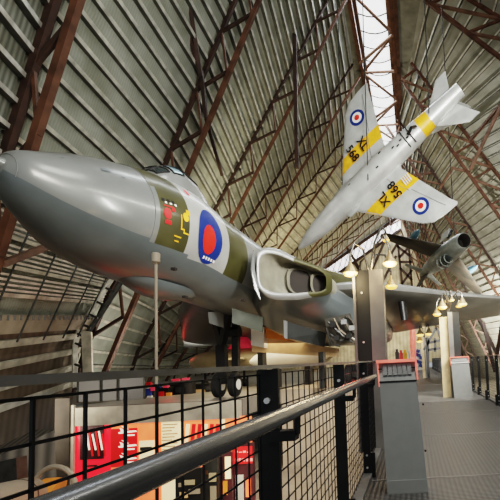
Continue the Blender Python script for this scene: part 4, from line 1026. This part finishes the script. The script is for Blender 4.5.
def point(loc, power, c=(1, .72, .4), r=.1):
    l = bpy.data.lights.new('point', 'POINT'); l.energy = power; l.color = c; l.shadow_soft_size = r
    o = bpy.data.objects.new('point_light', l); col.objects.link(o); o.location = loc; return o
area((-2.6, 60, 35.6), (-2.6, 60, 0), 3, 6500, (.9, .95, 1), 80)
area((2, 2, 17), (-5, 12, 3), 4, 420, (1, .97, .9), 5)
area((5, 9, 9.5), (-7, 9.5, 3.8), 13, 420, (1, .96, .9), .35)  # unseen strip added to draw a long highlight along the bomber nose
area((3, -3, 9), (-6, 30, 18), 6, 1500, (1, .95, .85), 4)
spot((-12, 30, 1), (-14, 46, 24), 14000, 95, (1, .86, .6), .8, .6)
spot((-14, 52, 1), (-18, 75, 22), 22000, 100, (1, .85, .58), .8, .6)
spot((2, 60, 1), (-12, 101, 18), 30000, 80, (1, .86, .6), .8, .6)
spot((8, 30, 2), (12, 52, 18), 26000, 90, (1, .96, .9), .8, .6)
spot((2, 14, -1), (9, 44, 14), 2600, 60, (1, .95, .85), .8, .4)
area((4, 6, 5), (3.5, 22, 13), 3, 2600, (1, .97, .92), 3)  # unseen fill added to brighten the hanging silver jet
for p, e in ((at(390, 266, 5.1), 16), (at(350, 279, 5.0), 14), (at(450, 306, 10.9), 22), (at(425, 338, 30), 6)): point(p, e)
point(at(168, 349, 25.5), 26, (1, .08, .06), .2)
spot(at(300, 372, 10.5), at(313, 306, 14.6), 420, 13, (1, .12, .06), .9, .05)
point((-.7, 4.4, .1), 2.2, (1, .12, .08), .05)
area((-8, 20, 1.0), (-8, 20, -2), 6, 260, (1, .82, .58), 6)
area((-2, 26, .6), (-2, 26, -2), 2, 160, (1, .82, .58), 12)
area((-3, 8, -1.6), (-4, 13, -5), 2.5, 90, (1, .82, .6), 4)
spot((9, 53, 0), (22, 66, 8), 30000, 110, (1, .96, .9), .7, .5)  # unseen spot added to brighten the lower right wall
area((-15, 26, .5), (-25, 33, 5), 2, 380, (1, .95, .85), 3)  # unseen fill added to lift the low bay past the second left truss
area((-13, 12, -.8), (-18, 22, 3), 2, 200, (1, .9, .75), 3)
area((1, 1.2, 3.4), (.8, 5, -1.1), 2.2, 26, (1, .95, .88), 3)
area((.8, 16, 2.3), (.8, 16, -2), 1.5, 34, (1, .9, .75), 14)
scene.view_settings.view_transform = 'Filmic'
scene.view_settings.look = 'High Contrast'
scene.view_settings.exposure = .32
